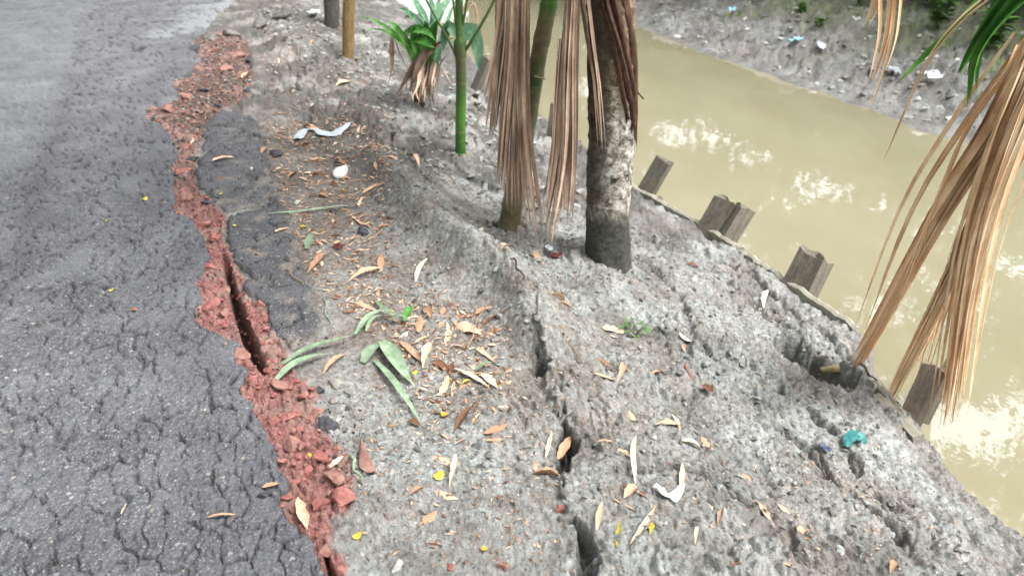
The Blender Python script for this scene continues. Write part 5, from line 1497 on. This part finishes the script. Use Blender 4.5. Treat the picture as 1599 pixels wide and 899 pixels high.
def tree(x, y, hgt, cr, nl, label, spread=.23, lsize=.16, low=.25):
    z = float(terrain(np.array([x]), np.array([y]), False)[0]) - .1
    root = empty('tree', (x, y, z), label, 'tree', 'trees around the canal')
    b = MB(); lean = Vector((random.uniform(-.1, .1), random.uniform(-.1, .1), 1))
    tp = [lean * (hgt * .75 * i / 9) + Vector((.08 * math.sin(i), .08 * math.cos(i * 1.3), 0)) for i in range(10)]
    b.tube(tp, [.16 * (1 - .75 * i / 9) + .02 for i in range(10)], 10)
    ends = []
    for k in range(26):
        s = tp[2 + k % 8]; a = k * 2.4 + random.random()
        e = s + Vector((math.cos(a), math.sin(a), random.uniform(.15, .7))) * cr * random.uniform(.6, .95)
        m = s.lerp(e, .5) + Vector((0, 0, .15)); b.tube([s, m, e], [.05, .035, .012], 6); ends += [m, e, s.lerp(e, .75)]
    b.build('trunk', M['tree_bark'], root)
    ends.append(tp[-1])
    C = np.array([tuple(e) for e in ends]); n = nl
    cid = rng.integers(0, len(C), n); rad = cr * .42
    P = C[cid] + rng.normal(0, 1, (n, 3)) * np.array([1, 1, .7]) * (cr * spread)
    P[:, 2] = np.maximum(P[:, 2], hgt * low)
    n1 = rng.normal(0, 1, (n, 3)); n1 /= np.linalg.norm(n1, axis=1)[:, None]
    t1 = np.cross(n1, rng.normal(0, 1, (n, 3))); t1 /= np.linalg.norm(t1, axis=1)[:, None]
    s = lsize * rng.uniform(.6, 1.3, n)[:, None]; w = s * .42
    b2 = np.cross(n1, t1)
    Vv = np.stack([P - t1 * s, P + b2 * w, P + t1 * s, P - b2 * w], 1).reshape(-1, 3)
    me = np_mesh('crown', Vv, np.arange(4 * n).reshape(-1, 4), M['foliage'], None, False)
    link('crown', me, root)
TREES = [(1.0, 22.5, 9.5, 3.2, 8000, 'tree farther up the canal beyond the thick palm', .13), (3.8, 19.5, 9.5, 3.2, 8000, 'broad tree beyond the canal straight ahead of the thick palm', .115), (6.2, 16.8, 9.5, 3.1, 8000, 'tree on the far bank left of the leafy weeds', .105),
         (8.4, 14.2, 10.6, 3.2, 7500, 'leafy tree on the far bank behind the weeds', .10), (10.0, 11.2, 10.2, 3.3, 6200, 'tree on the far bank behind the hanging fronds', .10), (11.0, 8.2, 9.4, 3.2, 3600, 'tree on the far bank beside the right hand fronds', .095),
         (-1.5, 26.0, 9.0, 3.2, 8000, 'tall tree far up the canal', .2), (12.8, 5.4, 8.6, 3.0, 2400, 'tree on the far bank level with the bank corner', .11),
         (-9.5, 9.0, 8.5, 3.6, 9000, 'unseen tree added on the far verge of the road to cut the light', .23), (-5.6, 2.0, 8.0, 3.6, 10000, 'unseen shade tree added beside the road, level with the viewer', .23),  # unseen trees from here on, added to cut the light reaching the ground
         (-12.0, 20.0, 9.5, 3.6, 8000, 'unseen shade tree added far along the road verge', .23), (-4.0, -4.5, 8.5, 3.6, 10000, 'unseen tree added by the road behind the viewer to dim the ground', .23), (2.6, -4.8, 8.5, 3.6, 10000, 'unseen shade tree added on the bank behind the viewer', .23),
         (-6.5, 14.5, 9.0, 3.4, 8000, 'unseen shade tree added leaning over the far road verge', .23)]
def shrub(x, y, r, label):
    z = float(terrain(np.array([x]), np.array([y]), False)[0])
    root = empty('shrub', (x, y, z), label, 'shrub', 'shrubs behind the far bank')
    b = MB()
    for k in range(7):
        a = k * .9; b.tube([Vector((0, 0, -.05)), Vector((.3 * r * math.cos(a), .3 * r * math.sin(a), .5 * r)), Vector((.7 * r * math.cos(a), .7 * r * math.sin(a), 1.1 * r))], [.03, .02, .008], 5)
    b.build('stem', M['tree_bark'], root)
    n = 3500; P = rng.normal(0, 1, (n, 3)); P /= np.linalg.norm(P, axis=1)[:, None]; P *= (rng.random(n) ** .4)[:, None] * r * (1 + .3 * perlin(P[:, 0] * 2 + x, P[:, 1] * 2 + P[:, 2], 7))[:, None]
    P[:, 2] = np.abs(P[:, 2]) * 1.2 + .1
    n1 = rng.normal(0, 1, (n, 3)); n1 /= np.linalg.norm(n1, axis=1)[:, None]
    t1 = np.cross(n1, rng.normal(0, 1, (n, 3))); t1 /= np.linalg.norm(t1, axis=1)[:, None]; b2 = np.cross(n1, t1)
    s = .12 * rng.uniform(.6, 1.3, n)[:, None]
    Vv = np.stack([P - t1 * s, P + b2 * s * .45, P + t1 * s, P - b2 * s * .45], 1).reshape(-1, 3)
    link('crown', np_mesh('crown', Vv, np.arange(4 * n).reshape(-1, 4), M['foliage'], None, False), root)
SHL = ['tall shrub beside the dense one up the canal', 'tall shrub between the leafy tree and the low shrub', 'tall shrub behind the round one on the far bank', 'tall shrub far up the canal bank', 'tall shrub on the far bank nearest the bank corner']
for k, (x, y, r) in enumerate(((6.0, 15.0, 1.8), (7.6, 12.6, 1.8), (9.1, 9.6, 1.8), (4.3, 17.8, 1.9), (10.6, 5.6, 1.8))): shrub(x, y, r, SHL[k])
for k, (x, y, r) in enumerate(((5.2, 16.6, 1.5), (7.0, 13.4, 1.3), (8.4, 11.4, 1.4), (9.6, 7.4, 1.5), (3.6, 18.8, 1.5), (2.0, 21.5, 1.6), (0.2, 24.5, 1.7))):
    shrub(x, y, r, 'dense shrub behind the far bank, ' + ORD[k] + ' shrub to the leafy weeds' if False else ['dense shrub behind the far bank grass', 'low shrub nearest the leafy weeds', 'round shrub right of the leafy weeds', 'shrub on the far bank behind the hanging fronds', 'shrub up the canal left of the dense one', 'shrub farther up the canal on the far bank', 'last shrub seen up the canal', 'shrub on the far bank beyond the right edge'][k])
for a in TREES: tree(*a)
